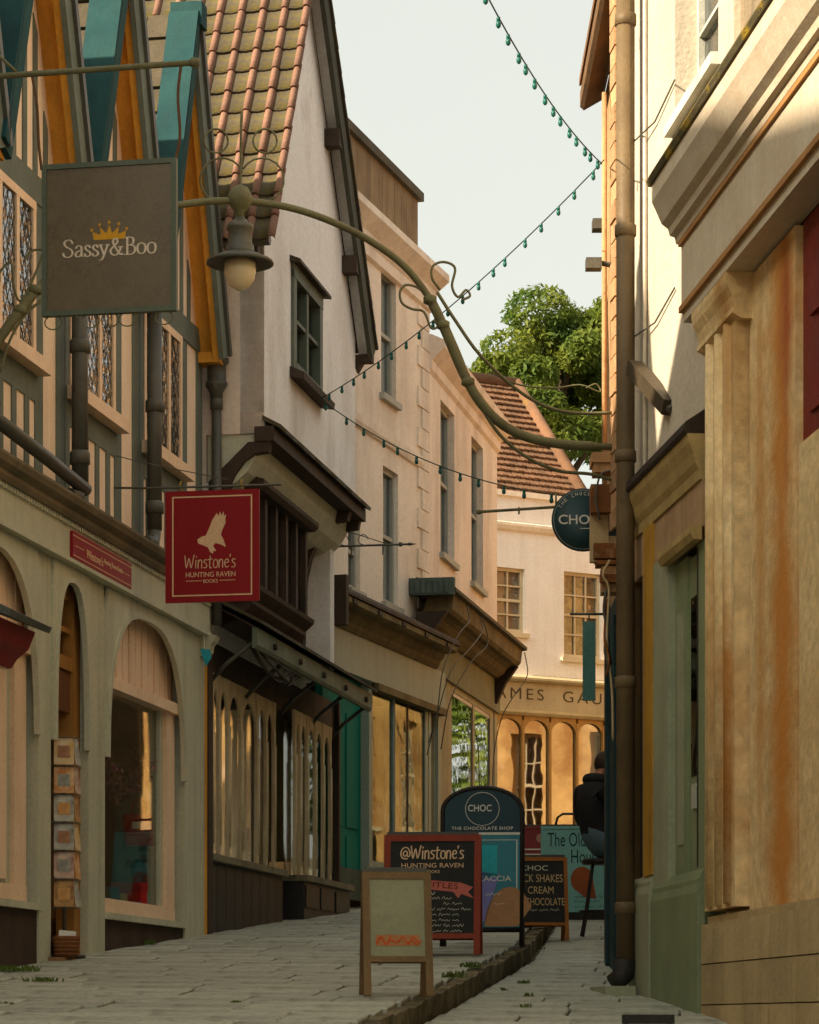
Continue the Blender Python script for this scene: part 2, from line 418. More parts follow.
while y < 33.5:
    l = kr.uniform(0.3, 0.6); ym = y + l / 2
    o = link('kerb_stone', kr.choice(KM), kb); dx = (kerb_x(y + l) - kerb_x(y)) / l
    o.location = (kerb_x(ym) - 0.01 + kr.uniform(-.015, .015), ym, lane_z(ym) + 0.05 + kr.uniform(-.008, .004))
    o.rotation_euler = (0, -math.atan(SL), math.atan2(1, dx)); o.scale = (l * 1.0, 1, 1); y += l
# weeds in the joints
LEAF = mat('weed_leaf', (66, 84, 30), (92, 104, 36), rough=0.7, bump=0, spec=0.3)
b = B(); wr = random.Random(4)
def tuft(b, x, y, z, n, hgt, spread):
    for _ in range(n):
        a = wr.uniform(0, 6.28); r = wr.uniform(0, spread); bx, by = x + r * math.cos(a) * 1.6, y + r * math.sin(a)
        l = wr.uniform(0.5, 1) * hgt; dx, dy = wr.uniform(-.6, .6) * l, wr.uniform(-.6, .6) * l; wd = wr.uniform(.004, .009)
        p = [Vector((bx - wd, by, z)), Vector((bx + wd, by, z)), Vector((bx + dx * .6 + wd, by + dy * .6, z + l * .7)), Vector((bx + dx, by + dy, z + l))]
        b.face([b.bm.verts.new(q) for q in p])
for x, y, n, h, s in ((12, 972, 150, .05, .12), (44, 982, 60, .035, .08), (125, 938, 60, .06, .05), (150, 945, 40, .05, .04), (524, 984, 26, .03, .03), (528, 997, 18, .03, .025),
                      (503, 991, 14, .025, .02), (526, 1008, 16, .03, .02), (538, 950, 20, .03, .04), (240, 1003, 10, .015, .04), (6, 1005, 16, .02, .05), (470, 968, 40, .05, .05), (455, 978, 40, .05, .06)):
    left = x < 480; Y = (1.07 if left else 1.2) * FPX / (y - 813.0)
    tuft(b, (x - HX) / FPX * Y, Y, (pave_z(Y) if left else lane_z(Y)) + .002, n, h, s)
tag(b.build('weeds', LEAF), 'small green weeds growing between the paving stones', 'weeds', kind='stuff')

# ================================================================== BOOKSHOP (left, half-timbered, three gables in view)
F1 = Fr((-1.797, 24.6), 0.184, 1, pave_z(24.6))
bs = frthing('bookshop_building', 'half-timbered shop with steep gables, ochre soffits and arched sage-green shopfront on the left', 'building', F1)
NB = 7; BW = 2.0; S0 = -NB * BW
TILE_PAN = mat('mossy_tile', (92, 82, 66), (74, 68, 54), rough=0.95, bump=0.5, bscale=45, rnd=0.12, patch=0.55, pcol=(98, 86, 34), pscale=2.2)
TILE_ROLL = mat('terracotta_tile', (158, 122, 102), (126, 94, 78), rough=0.95, bump=0.3, rnd=0.12, patch=0.64, pcol=(112, 96, 40), pscale=5)
# plaster wall of the upper floor, one hole per window
b = B(F1); wins = [(-1.89 - BW * k, -0.71 - BW * k, 3.95, 5.08) for k in range(NB)]
b.wall(S0, -0.02, 3.02, 5.28, -0.03, -0.25, wins); b.build('wall', PLASTER, bs)
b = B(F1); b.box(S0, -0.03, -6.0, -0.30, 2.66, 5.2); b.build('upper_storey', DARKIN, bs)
b = B(F1); b.box(S0, -0.05, -1.15, -1.0, -1.1, 2.66); b.box(-0.2, -0.05, -1.0, -0.2, -0.4, 2.66); b.build('interior_wall', INTERIOR, bs)
b = B(F1); b.box(S0, -0.21, -1.75, -0.30, -1.1, 0.02); b.build('interior_floor', INTERIOR, bs)
def leaded(b, s0, s1, z0, z1, o, st=0.11):
    n = int((s1 - s0 + (z1 - z0)) / st) + 1; r = 0.002
    for i in range(-n, n):
        for sg in (1, -1):
            a = s0 + i * st if sg > 0 else s1 - i * st
            pts = []
            for t in range(2):
                zz = (z0, z1)[t]; ss = a + sg * (zz - z0) * 0.62; pts.append([ss, zz])
            (sa, za), (sb, zb) = pts
            # clip to the pane
            for q in (0, 1):
                P, Q = pts[q], pts[1 - q]
                if P[0] < s0 and Q[0] > s0: f = (s0 - P[0]) / (Q[0] - P[0]); P[1] += f * (Q[1] - P[1]); P[0] = s0
                if P[0] > s1 and Q[0] < s1: f = (s1 - P[0]) / (Q[0] - P[0]); P[1] += f * (Q[1] - P[1]); P[0] = s1
            if min(pts[0][0], pts[1][0]) < s0 - 1e-6 or max(pts[0][0], pts[1][0]) > s1 + 1e-6 or abs(pts[0][1] - pts[1][1]) < .02: continue
            b.tube([(pts[0][0], o, pts[0][1]), (pts[1][0], o, pts[1][1])], r, 4)
for k in range(NB):
    d = -BW * k
    w_ = wins[k]
    if k < 5:
        # window: frame, mullions, panes, lead
        b = B(F1); s0, s1, z0, z1 = w_; q = 0.065
        b.box(s0, s1, -0.10, -0.010, z1 - q, z1); b.box(s0, s1, -0.10, -0.010, z0, z0 + q)
        b.box(s0, s0 + q, -0.10, -0.012, z0 + q, z1 - q); b.box(s1 - q, s1, -0.10, -0.012, z0 + q, z1 - q)
        wn = b.build('window', FRAME, bs, 0.003)
        pw = (s1 - s0 - 2 * q - 2 * 0.065) / 3
        for i in range(3):
            a = s0 + q + i * (pw + 0.065)
            if i: B(F1).box(a - 0.065, a, -0.09, -0.012, z0 + q, z1 - q).build('mullion', FRAME, wn, 0.003)
            g = B(F1); g.box(a, a + pw, -0.034, -0.028, z0 + q, z1 - q); g.build('pane', LEADGLASS, wn)
            if k < 4:
                g = B(F1); leaded(g, a, a + pw, z0 + q, z1 - q, -0.0255); g.build('lead_came', LEAD, wn)
        B(F1).box(s0 - 0.06, s1 + 0.06, -0.03, 0.085, 3.85, 3.95).build('window_sill', FRAME, bs, 0.012)
    # green timbers
    tb = lambda a0, a1, z0, z1, o=-0.020: B(F1).box(a0, a1, -0.03, o, z0, z1).build('timber', TIMBER, bs, 0.002)
    tb(-0.71 + d, -0.53 + d, 3.12, 5.08); tb(-2.0 + d, -1.89 + d, 3.12, 5.08); tb(-0.21 + d, -0.02 + d, 3.12, 5.08)
    tb(-2.0 + d, -0.02 + d, 5.08, 5.28, -0.010); tb(-1.89 + d, -0.71 + d, 3.66, 3.85, -0.018)
    for i in range(4): tb(-1.80 + d + i * 0.285, -1.70 + d + i * 0.285, 3.12, 3.66, -0.019)
    # gable
    c = -1.06 + d; EZ, AZ, HW = 5.05, 7.66, 1.0
    b = B(F1); b.plate([(c - HW + .06, 5.28), (c + HW - .06, 5.28), (c, AZ - 0.25)], -0.03, -0.2); b.build('gable_wall', PLASTER, bs)
    for i, x in enumerate((-.6, -.36, -.12, .12, .36, .6)):
        zt = AZ - 0.3 - abs(x) * 2.6
        b = B(F1); b.plate([(c + x - .045, 5.28), (c + x + .045, 5.28), (c + x + .045, zt - (.12 if x > 0 else 0)), (c + x - .045, zt - (0 if x > 0 else .12))], -0.03, -0.019); b.build('timber', TIMBER, bs)
    L_ = math.hypot(HW, AZ - EZ); nx, nz = (AZ - EZ) / L_, HW / L_          # outward normal of the far slope
    for sg in (-1, 1):
        def off(p, t): return (p[0] + sg * nx * t, p[1] + nz * t)
        e, a = (c + sg * HW, EZ), (c, AZ)
        b = B(F1); b.plate([e, a, off(a, .05), off(e, .05)], -3.6, 0.20); b.build('roof_slope', DARKWOOD, bs)
        # soffit boards under the overhang
        b = B(F1); b.plate([off(e, -.006), off(a, -.006), off(a, -.03), off(e, -.03)], -0.03, 0.17)
        b.plate([off(e, -.03), off(a, -.03), off(a, -.11), off(e, -.11)], 0.115, 0.168); b.build('soffit', OCHRE, bs, 0)
        # barge board
        b = B(F1); b.plate([off(e, -.13), off(a, -.13), off(a, .07), off(e, .07)], 0.172, 0.215)
        b.build('barge_board', TEAL if sg < 0 else TIMBER, bs, 0.006)
        if sg < 0:      # painted sheet capping the verge on the near slope
            b = B(F1); b.plate([off(e, .07), off(a, .07), off(a, .105), off(e, .105)], -0.01, 0.245); b.build('verge_capping', TEAL, bs, 0.01)
        b = B(F1); b.plate([off(e, .02), off(a, .02), off(a, .085), off(e, .085)], 0.215, 0.245); b.build('barge_moulding', TEAL if sg < 0 else IRON, bs, 0.006)
        if k < 4:
            # courses of tiles on the slope, stepped
            b = B(F1); n = 11
            for i in range(n):
                f0, f1 = i / n, (i + 1.15) / n
                p0 = (e[0] + (a[0] - e[0]) * f0, e[1] + (a[1] - e[1]) * f0); p1 = (e[0] + (a[0] - e[0]) * min(1, f1), e[1] + (a[1] - e[1]) * min(1, f1))
                o = 0.225 if sg > 0 else -0.012
                for q in range(9):
                    w0 = 0.19; lift = random.uniform(0, .012)
                    b.plate([off(p0, .075 + lift), off(p1, .055), off(p1, .075), off(p0, .10 + lift)], o - w0 + .006, o); o -= w0
            tag(b.build('roof_tiles', TILE_PAN, bs), kind='stuff')
    B(F1).box(c - .09, c + .09, 0.0, 0.27, AZ - .08, AZ + .12).build('finial_block', TEAL, bs, 0.01)
    # lead valley box at eaves
    B(F1).box(c + HW - .10, c + HW + .10, -0.2, 0.17, EZ - .06, EZ + .03).build('eaves_box', OCHRE, bs, 0.006)
B(F1).sect([(-1.2, 5.25), (-4.2, 9.3), (-7.2, 5.25)], S0, -.04).build('shading_roof', TILE_PAN, bs)  # unseen roof added behind the gables to block the low sun
# downpipes
def pipe_run(fr, s, o, z0, z1, r, parent, collars, m=IRON):
    b = B(fr); b.tube([(s, o, z0), (s, o, z1)], r, 12)
    for z in collars: b.lathe([(r, -.05), (r * 1.28, -.045), (r * 1.28, .035), (r * 1.1, .05), (r, .055)], (s, o, z), 12)
    return b.build('downpipe', m, parent)
for k in (1, 2, 3):
    s = -2.03 * k; pipe_run(F1, s, 0.11, 3.2, 5.02, 0.06, bs, (3.38, 4.2))
    B(F1).tube([(s, .11, 3.22), (s - .02, .11, 3.14), (s - .12, .12, 3.08), (s - .3, .12, 3.05)], 0.055, 10).build('pipe_shoe', IRON, bs)
pipe_run(F1, 0.02, 0.10, 2.72, 4.72, 0.045, bs, (3.6, 4.66))
b = B(F1); b.lathe([(.05, 0), (.06, .1), (.10, .16), (.10, .19), (.085, .2), (.085, .34), (.11, .36), (.11, .4)], (0.02, .1, 4.66), 8); b.build('hopper', IRON, bs)
B(F1).tube([(-6.5, .15, 3.26), (-5.0, .15, 3.2), (-4.05, .15, 3.15)], 0.05, 10).build('gutter_pipe', IRON, bs)
# cornice, fascia
b = B(F1); b.sect([(-.03, 2.90), (.10, 2.90), (.12, 2.93), (.12, 2.96), (.17, 2.99), (.19, 3.03), (.19, 3.05), (-.03, 3.13)], S0, -0.05); b.build('cornice', mat('cornice_paint', (132, 118, 92), (104, 94, 74), streak=.3, bump=.2), bs)
b = B(F1)
i = S0
while i < -0.1: b.box(i, i + .035, .06, .082, 2.865, 2.90); i += .06
tag(b.build('dentils', GREEN, bs), kind='stuff')
B(F1).box(S0, -0.06, -.12, .06, 2.60, 2.90).build('fascia', GREEN, bs, 0.006)
B(F1).sect([(.06, 2.60), (.085, 2.60), (.085, 2.63), (.06, 2.645)], S0, -.06).build('fascia_moulding', GREEN, bs)
b = B(F1); b.sect([(-.1, 2.42), (.05, 2.42), (.09, 2.46), (.10, 2.52), (.13, 2.55), (.15, 2.60), (-.1, 2.60)], -.20, -.055); b.build('corner_console', GREEN, bs)
# posts
posts = [(-.71, -.07), (-3.50, -3.10), (-4.71, -4.43), (-7.3, -6.95), (-9.9, -9.5)]
for a0, a1 in posts:
    zb = a0 * 0.0728 - 0.12
    B(F1).box(a0, a1, -.12, .006, zb, 2.60).build('post', GREEN, bs, 0.008)
    if a1 - a0 > .3: B(F1).box(a1 - .10, a1, .006, .014, zb, 2.40).build('post_fillet', GREEN, bs, 0.004)
B(F1).box(-.07, -.035, -.1, .03, -.1, 2.6).build('corner_strip', OCHRE, bs, .004)
def spandrel(sL, sR, apex, zl, leg=0.075, o0=-.006, o1=.026, ex=0.72):
    c = (sL + sR) / 2; hw = (sR - sL) / 2 - leg; n = 18; arch_ = []
    for i in range(n + 1):
        t = math.pi * i / n; cs, sn = math.cos(math.pi - t), math.sin(t)
        arch_.append((c + hw * (1 if cs > 0 else -1) * abs(cs) ** ex, zl + (apex - zl) * abs(sn) ** (ex * 1.15)))
    top = [(sL, 2.60)] + [(min(max(p[0], sL), sR), 2.60) for p in arch_] + [(sR, 2.60)]
    b = B(F1)
    # legs + haunches in quads between arch and outer box
    outer = []
    for i, p in enumerate(arch_):
        f = i / n
        if f < .2: outer.append((sL, zl + (2.60 - zl) * f / .2))
        elif f > .8: outer.append((sR, zl + (2.60 - zl) * (1 - f) / .2))
        else: outer.append((sL + (sR - sL) * (f - .2) / .6, 2.60))
    b.strip(outer, arch_, o0, o1); sp_ = b.build('arch_spandrel', GREEN, bs, 0)
    inner = [(c + (p[0] - c) * 1.0, p[1]) for p in arch_]; rib = [(c + (p[0] - c) * (1 + .05 / max(.2, hw)), p[1] + (.045 if 0 < i < n else 0)) for i, p in enumerate(arch_)]
    B(F1).strip(rib, inner, o1, o1 + .012).build('arch_rib', GREEN, sp_); return sp_
bays = [(-3.10, -.71, 'w'), (-4.43, -3.50, 'd'), (-6.95, -4.71, 'w'), (-9.5, -7.3, 'w')]
for a0, a1, kd in bays:
    spandrel(a0, a1, 2.48, 1.28)
    zb = a0 * .0728 - .12
    if kd == 'w':
        fl, frr = a0 + .10, a1 - .10
        gl, gr = a0 + .22, a1 - .36
        b = B(F1); b.box(fl, gl, -.16, -.055, .2, 1.84); b.box(gr, frr, -.16, -.055, .2, 1.84); b.box(fl, frr, -.16, -.05, .08, .2)
        b.build('window_frame', FRAME, bs, 0.01)
        B(F1).box(gr - .09, gr, -.20, -.09, .2, 1.84).build('window_moulding', GREEN, bs, 0.02)
        B(F1).box(a0 + .02, a1 - .02, -.2, -.008, 1.84, 1.93).build('transom', FRAME, bs, 0.012)
        B(F1).box(a0, a1, -.16, .035, .03, .08).build('sill', GREEN, bs, 0.008)
        B(F1).box(gl, gr - .09, -.125, -.119, .2, 1.84).build('shop_window', SHOPGLASS, bs)
        B(F1).hexa([(a0, -.14, zb), (a1, -.14, a1 * .0728 - .12), (a1, -.01, a1 * .0728 - .12), (a0, -.01, zb), (a0, -.14, .03), (a1, -.14, .03), (a1, -.01, .03), (a0, -.01, .03)]).build('stall_riser', mat('brown_stone_riser', (78, 60, 44), (60, 46, 36), bump=.5, bscale=30, streak=.3, sc_col=(40, 34, 28)), bs)
        n = 12; sw = (a1 - a0 - .16) / n
        for i in range(n):
            x = a0 + .08 + i * sw
            B(F1).box(x, x + sw - .03, -.11, -.085 + .004 * (i % 2), 1.93, 2.56).build('slat', FRAME, bs, 0.012)
        B(F1).box(a0, a1, -.15, -.105, 1.93, 2.6).build('slat_backing', OCHRE, bs)
# doorway
dz = -4.43 * .0728
OF = mat('ochre_door_frame', (176, 126, 60), (150, 104, 50), rough=.6, streak=.2, sc_col=(90, 60, 30))
b = B(F1); b.box(-4.43, -4.36, -.2, -.06, dz, 2.6); b.box(-3.66, -3.50, -.2, -.06, dz, 2.6); b.box(-4.36, -3.66, -.2, -.07, 1.86, 1.96); b.box(-4.36, -3.66, -.2, -.07, 2.38, 2.6)
b.build('door_frame', OF, bs, 0.01)
B(F1).box(-4.36, -3.66, -.18, -.09, 1.55, 1.86).build('door_head_panel', mat('brown_panel', (120, 76, 44), (100, 62, 36), rough=.6), bs, .01)
fl = B(F1); fl.box(-4.04, -3.99, -.18, -.08, 1.96, 2.38); fl.box(-4.36, -3.66, -.18, -.085, 2.14, 2.18); fl.build('fanlight', OF, bs, .006)
for s0, s1 in ((-4.36, -4.04), (-3.99, -3.66)):
    for z0, z1 in ((1.96, 2.14), (2.18, 2.38)): B(F1).box(s0, s1, -.15, -.145, z0, z1).build('pane', SHOPGLASS, bs)
B(F1).box(-4.50, -3.45, -1.4, .12, dz - .25, dz + .025).build('door_step', mat('worn_step', (150, 110, 76), (120, 92, 66), bump=.3), bs, .01)
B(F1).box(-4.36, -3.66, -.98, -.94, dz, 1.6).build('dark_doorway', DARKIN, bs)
# deep bay of the neighbour at the very edge: red hood with a lead top
hd = frthing('window_hood', 'small red timber hood with sloping lead top at the left edge', 'hood', shift(F1, -6.0))
h = B(F1); h.sect([(.0, 2.02), (.40, 1.86), (.42, 1.90), (.0, 2.10)], -.55, .30); h.build('lead_top', LEAD, hd, .006)
h = B(F1); h.sect([(.0, 1.62), (.16, 1.62), (.20, 1.68), (.28, 1.74), (.33, 1.86), (.0, 2.0)], -.5, .22); h.build('hood_moulding', mat('dull_red_paint', (140, 40, 36), (120, 34, 30), rough=.55, streak=.2, sc_col=(70, 30, 26)), hd)
h = B(F1); h.box(-.5, .18, .0, .14, .2, 1.62); h.build('cabinet', FRAME, hd, .01)
# neighbour further down the street, outside the picture: added, with a raised roof, to shade the near street
F0 = shift(F1, S0, -S0 * -.0728)
nb = frthing('shading_house', 'unseen plastered house added next to the half-timbered shop to shade the street', 'building', F0)
B(F0).box(-16, -.02, -6, -.05, -1.5, 7.4).build('wall', PLASTER, nb)
B(F0).sect([(-6.2, 7.4), (.25, 7.4), (-3, 11.8)], -16.1, -.03).build('roof', TILE_PAN, nb)

# ---- shop sign board on the fascia
sg = frthing('fascia_sign', 'narrow red name board fixed flat on the sage shop fascia', 'sign', shift(F1, -3.38))
pl = B(F1).box(-.77, .77, .062, .085, 2.635, 2.835).build('board', REDSIGN, sg, .004)
b = B(F1); b.box(-.77, .77, .0855, .088, 2.80, 2.806); b.box(-.77, .77, .0855, .088, 2.655, 2.661); b.box(-.72, -.5, .0855, .088, 2.73, 2.735); b.box(.45, .72, .0855, .088, 2.73, 2.735)
b.build('gold_line', CREAMINK, pl)
text("Winstone's", .42, pl, (-.22, -.087, 2.69), CREAMINK, shear=.2)
text("Hunting Raven Books", .5, pl, (.27, -.087, 2.705), CREAMINK)

# ---- greetings cards in the doorway
cr = thing('card_rack', 'tall wire rack of greetings cards standing in the shop doorway', 'card rack', loc=F1.w(-4.16, .02, dz + .03), rz=.1)
b = B(); b.tube([(0, .05, 0), (0, .05, 1.62)], .014, 8); b.lathe([(.16, 0), (.16, .02), (.02, .03)], (0, .05, 0), 14)
for i in range(7):
    z = .36 + i * .208; b.tube([(-.1, -.03, z), (.1, -.03, z)], .004, 5); b.tube([(.1, -.03, z), (.12, .15, z)], .004, 5)
b.build('wire_stand', IRON, cr)
cols = [((226, 205, 170), (200, 150, 40)), ((190, 110, 40), (230, 200, 150)), ((214, 208, 190), (110, 104, 88)), ((205, 200, 185), (96, 90, 80)), ((228, 200, 176), (120, 62, 44)), ((206, 160, 96), (110, 60, 30))]
for i in range(6):
    for j, (x, rz, m_) in enumerate(((0, 0, 0), (.105, 1.35, 1))):
        a, c_ = cols[(5 - i + j * 3) % 6] if i < 6 else ((170, 150, 150), (120, 90, 100))
        mt = mat('card_print_%d' % ((5 - i + j * 3) % 6 if i < 6 else 9), a, c_, rough=.5, scale=9, contrast=.6, bump=0)
        o = B().box(-.073, .073, -.003, .003, .0, .195).build('greetings_card', mt, cr); o.location = (x, -.035 if j == 0 else .05, .37 + i * .208); o.rotation_euler = (-.12, 0, rz)
        if j == 0:
            q = B().box(-.045, .045, -.0045, -.0035, .05, .14).build('picture', mat('card_pic_%d' % (i % 3), ((170, 90, 40), (60, 56, 50), (120, 40, 30))[i % 3], ((230, 190, 120), (200, 195, 180), (200, 160, 120))[i % 3], scale=7, contrast=.3, bump=0), o)
bk = thing('wicker_basket', 'small wicker basket with papers on the doorstep below the card rack', 'basket', loc=F1.w(-4.36, .10, dz + .03))
b = B(); b.lathe([(.085, 0), (.10, .14), (.105, .145), (.095, .15), (.08, .02)], (0, 0, 0), 14)
for i in range(5): b.lathe([(.0865 + i * .003, -.008), (.093 + i * .003, 0), (.0865 + i * .003, .008)], (0, 0, .02 + i * .028), 14)
b.build('basket', mat('wicker', (150, 98, 58), (120, 76, 44), bump=.5), bk)
for i in range(3):
    o = B().box(-.06, .06, -.004, .004, 0, .12).build('paper', WHITEINK, bk); o.location = (0, -.03 + i * .03, .07); o.rotation_euler = (.1 * i - .15, .08, .2 * i)
# ---- window display: toys and books
rnd = random.Random(21)
def disp(name, label, cat, s, o, z, build, rz=0):
    t = thing(name, label, cat, loc=F1.w(s, o, z), rz=rz, group='things in the bookshop window'); build(t); return t
RED = mat('toy_red', (176, 30, 28), (150, 26, 24), rough=.45, bump=0); BLUE = mat('toy_blue', (60, 140, 170), (40, 110, 150), rough=.45, bump=0); DBLUE = mat('toy_navy', (30, 60, 96), (24, 44, 80), rough=.5, bump=0)
STANDM = mat('pale_stand', (150, 160, 150), (130, 140, 132), bump=.05)
def dpx(x, y, o): 
    q = F1.px(x, y, o); return q[0], q[1]
def bag(t, m_):
    b = B(); b.hexa([(-.12, -.06, 0), (.12, -.06, 0), (.12, .06, 0), (-.12, .06, 0), (-.14, -.05, .26), (.14, -.05, .26), (.14, .05, .26), (-.14, .05, .26)]); b.build('bag_body', m_, t, .02)
    B().tube([(-.07, 0, .25), (-.06, 0, .36), (0, 0, .40), (.06, 0, .36), (.07, 0, .25)], .008, 6).build('handle', m_, t)
s_, z_ = dpx(127, 880, -.5)
disp('display_plinth', 'pale display plinth standing inside the bookshop window', 'plinth', s_, -.5, .02, lambda t: (B().box(-.10, .10, -.10, .10, 0, 1.28).build('plinth_body', STANDM, t, .01), B().box(-.13, .13, -.13, .13, 1.28, 1.31).build('plinth_top', FRAME, t, .006)), rz=.2)
s_, z_ = dpx(140, 846, -.26)
disp('satchel', 'red satchel hanging above the toys in the bookshop window', 'bag', s_, -.26, z_, lambda t: (bag(t, RED), B().box(-.08, .08, -.075, -.062, .14, .2).build('pocket', WHITEINK, t), B().tube([(0, 0, .39), (0, 0, 1.84 - z_)], .003, 5).build('hanging_cord', WHITEINK, t)), rz=.3)
s_, z_ = dpx(139, 893, -.3)
disp('toy_figure', 'blue soft toy with dangling navy legs in the bookshop window', 'toy', s_, -.3, .02, lambda t: (B().box(-.08, .08, -.08, .08, 0, .25).build('toy_block', STANDM, t, .01), B().lathe([(.02, .22), (.07, .26), (.08, .34), (.05, .42), (.065, .46), (.07, .52), (.03, .58)], (0, 0, 0), 12).build('torso', BLUE, t), B().tube([(-.04, -.02, .28), (-.05, -.10, .22), (-.05, -.11, .06)], .03, 8).build('leg', DBLUE, t), B().tube([(.04, -.02, .28), (.05, -.10, .22), (.05, -.11, .06)], .03, 8).build('leg', DBLUE, t)))
s_, z_ = dpx(127, 880, -.24)
disp('red_tin', 'squat red box low in the bookshop window', 'box', s_, -.24, .02, lambda t: (B().box(-.15, .15, -.07, .07, 0, .34).build('box_body', RED, t, .02), B().box(-.155, .155, -.075, .075, .28, .36).build('lid', mat('dark_red', (150, 34, 30)), t, .01), B().box(-.1, .1, -.078, -.071, .08, .2).build('paper_label', BLUE, t)), rz=.4)
gd = thing('dried_garland', 'brown and purple dried-flower garland hung across the bookshop window', 'garland', loc=F1.w(-1.95, -.22, 1.35), group='things in the bookshop window')
ux, uy = F1.u; gp0 = [Vector((ux * (i * .13 - .75), uy * (i * .13 - .75), -.28 * (1 - (i - 6) ** 2 / 36.0) + .1)) for i in range(13)]
B().tube([tuple(p) for p in gp0], .006, 5).build('cord', DARKWOOD, gd)
for q, (m_, sd) in enumerate(((mat('dry_leaf', (120, 88, 54), (90, 70, 46)), 1), (mat('dry_flower', (120, 70, 92), (150, 96, 84)), 2))):
    r_ = random.Random(sd); b = B()
    for p in gp0:
        for _ in range(16):
            c_ = p + Vector((r_.gauss(0, .05), r_.gauss(0, .05), r_.gauss(-.03, .06))); t1 = Vector((r_.uniform(-1, 1), r_.uniform(-1, 1), r_.uniform(-1, 1))).normalized(); t2 = t1.orthogonal().normalized(); l = r_.uniform(.02, .04)
            b.face([b.bm.verts.new(c_ - t1 * l), b.bm.verts.new(c_ + t2 * l * .5), b.bm.verts.new(c_ + t1 * l), b.bm.verts.new(c_ - t2 * l * .5)])
    tag(b.build(('leaves', 'flowers')[q], m_, gd), kind='stuff')
for i in range(5):
    s = -2.45 + i * .27; hh = rnd.uniform(.24, .34)
    tt = thing('display_book', ['green covered book propped up in the bookshop window', 'blue covered book propped up in the bookshop window', 'yellow covered book propped up in the bookshop window', 'brown covered book propped up in the bookshop window', 'cream covered book propped up in the bookshop window'][i], 'book', loc=F1.w(s, -.17, .02), rz=1.0 + rnd.uniform(-.3, .3), group='things in the bookshop window')
    cm = mat('book_%d' % i, [(66, 88, 52), (60, 90, 110), (190, 150, 60), (96, 66, 46), (200, 180, 150)][i], rough=.5, bump=0)
    o = B().box(-.1, .1, -.012, .012, 0, hh).build('cover', cm, tt, .002); o.rotation_euler = (-.2, 0, 0)
    o2 = B().box(-.095, .098, -.009, .009, .004, hh - .004).build('pages', WHITEINK, tt); o2.rotation_euler = (-.2, 0, 0); o2.location = (0.004, 0, 0.001)
# ================================================================== GABLED HOUSE with the carved shop windows
g2 = frthing('gabled_house', 'white gabled house with mossy pantile roof and jettied dark-timber first floor', 'building', F1)
JO = 0.50                                            # the upper floor stands forward of the shopfront
NS, FS, NE, FE, AP, APZ = 0.15, 4.15, 6.25, 6.2, 1.75, 9.25
win2 = (1.25, 2.40, 5.24, 6.14)
b = B(F1); b.wall(NS, FS, 4.42, 6.2, JO, JO - .22, [win2]); b.plate([(NS, 6.2), (FS, 6.2), (AP, APZ - .05)], JO, JO - .22); b.build('gable_wall', WHITEWALL, g2)
b = B(F1); b.plate([(0, 0), (1, 0), (1, 1)], 0, 1) if False else None
b.prism([(NS, JO - .003, 4.42), (NS, JO - .003, 6.2), (NS, -6, 6.2), (NS, -6, 2.66), (NS, -.03, 2.66), (NS, -.03, 4.42)], (.2, 0, 0)); b.build('side_wall', PINKWALL, g2)
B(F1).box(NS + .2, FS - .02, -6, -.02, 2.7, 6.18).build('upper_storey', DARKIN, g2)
B(F1).box(FS - .2, FS - .001, -6, JO - .22, 2.7, 6.2).build('far_wall', WHITEWALL, g2)
# casement in the gable
s0, s1, z0, z1 = win2; GW = mat('grey_green_window', (104, 112, 96), (86, 94, 82), rough=.6, streak=.3)
b = B(F1); q = .07
b.box(s0 - .05, s0 + q, JO - .1, JO + .03, z0, z1); b.box(s1 - q, s1 + .05, JO - .1, JO + .03, z0, z1); b.box(s0 - .05, s1 + .05, JO - .1, JO + .035, z1 - q, z1 + .06); b.box(s0, s1, JO - .1, JO + .03, z0, z0 + q)
b.box((s0 + s1) / 2 - .04, (s0 + s1) / 2 + .04, JO - .1, JO + .02, z0 + q, z1 - q); b.box(s0 + q, s1 - q, JO - .09, JO + .01, (z0 + z1) / 2, (z0 + z1) / 2 + .035)
wn = b.build('window', GW, g2, .005)
B(F1).box(s0 + q, s1 - q, JO - .06, JO - .055, z0 + q, z1 - q).build('pane', SASHGLASS, wn)
B(F1).sect([(JO, z0 - .1), (JO + .13, z0 - .12), (JO + .14, z0 - .06), (JO, z0)], s0 - .1, s1 + .1).build('window_sill', DARKWOOD, wn)
B(F1).sect([(JO, z1 + .06), (JO + .10, z1 + .05), (JO + .10, z1 + .08), (JO, z1 + .12)], s0 - .1, s1 + .12).build('hood_mould', DARKWOOD, wn)
# roof: boarding, then single tiles on the near slope
def slope_pts(e, a, t0, t1):
    L_ = math.hypot(a[0] - e[0], a[1] - e[1]); n = (-(a[1] - e[1]) / L_, (a[0] - e[0]) / L_)
    if n[1] < 0: n = (-n[0], -n[1])
    return n, [(e[0] + n[0] * t0, e[1] + n[1] * t0), (a[0] + n[0] * t0, a[1] + n[1] * t0), (a[0] + n[0] * t1, a[1] + n[1] * t1), (e[0] + n[0] * t1, e[1] + n[1] * t1)]
eN, eF, aP = (NS - .18, NE - .14), (FS + .20, FE - .10), (AP, APZ)
VO = JO + .12
nN, q_ = slope_pts(eN, aP, 0, .05); B(F1).plate(q_, -5.5, VO).build('roof_slope', DARKWOOD, g2)
nF, q_ = slope_pts(eF, aP, 0, .05); B(F1).plate(q_, -5.5, VO).build('roof_slope', DARKWOOD, g2)
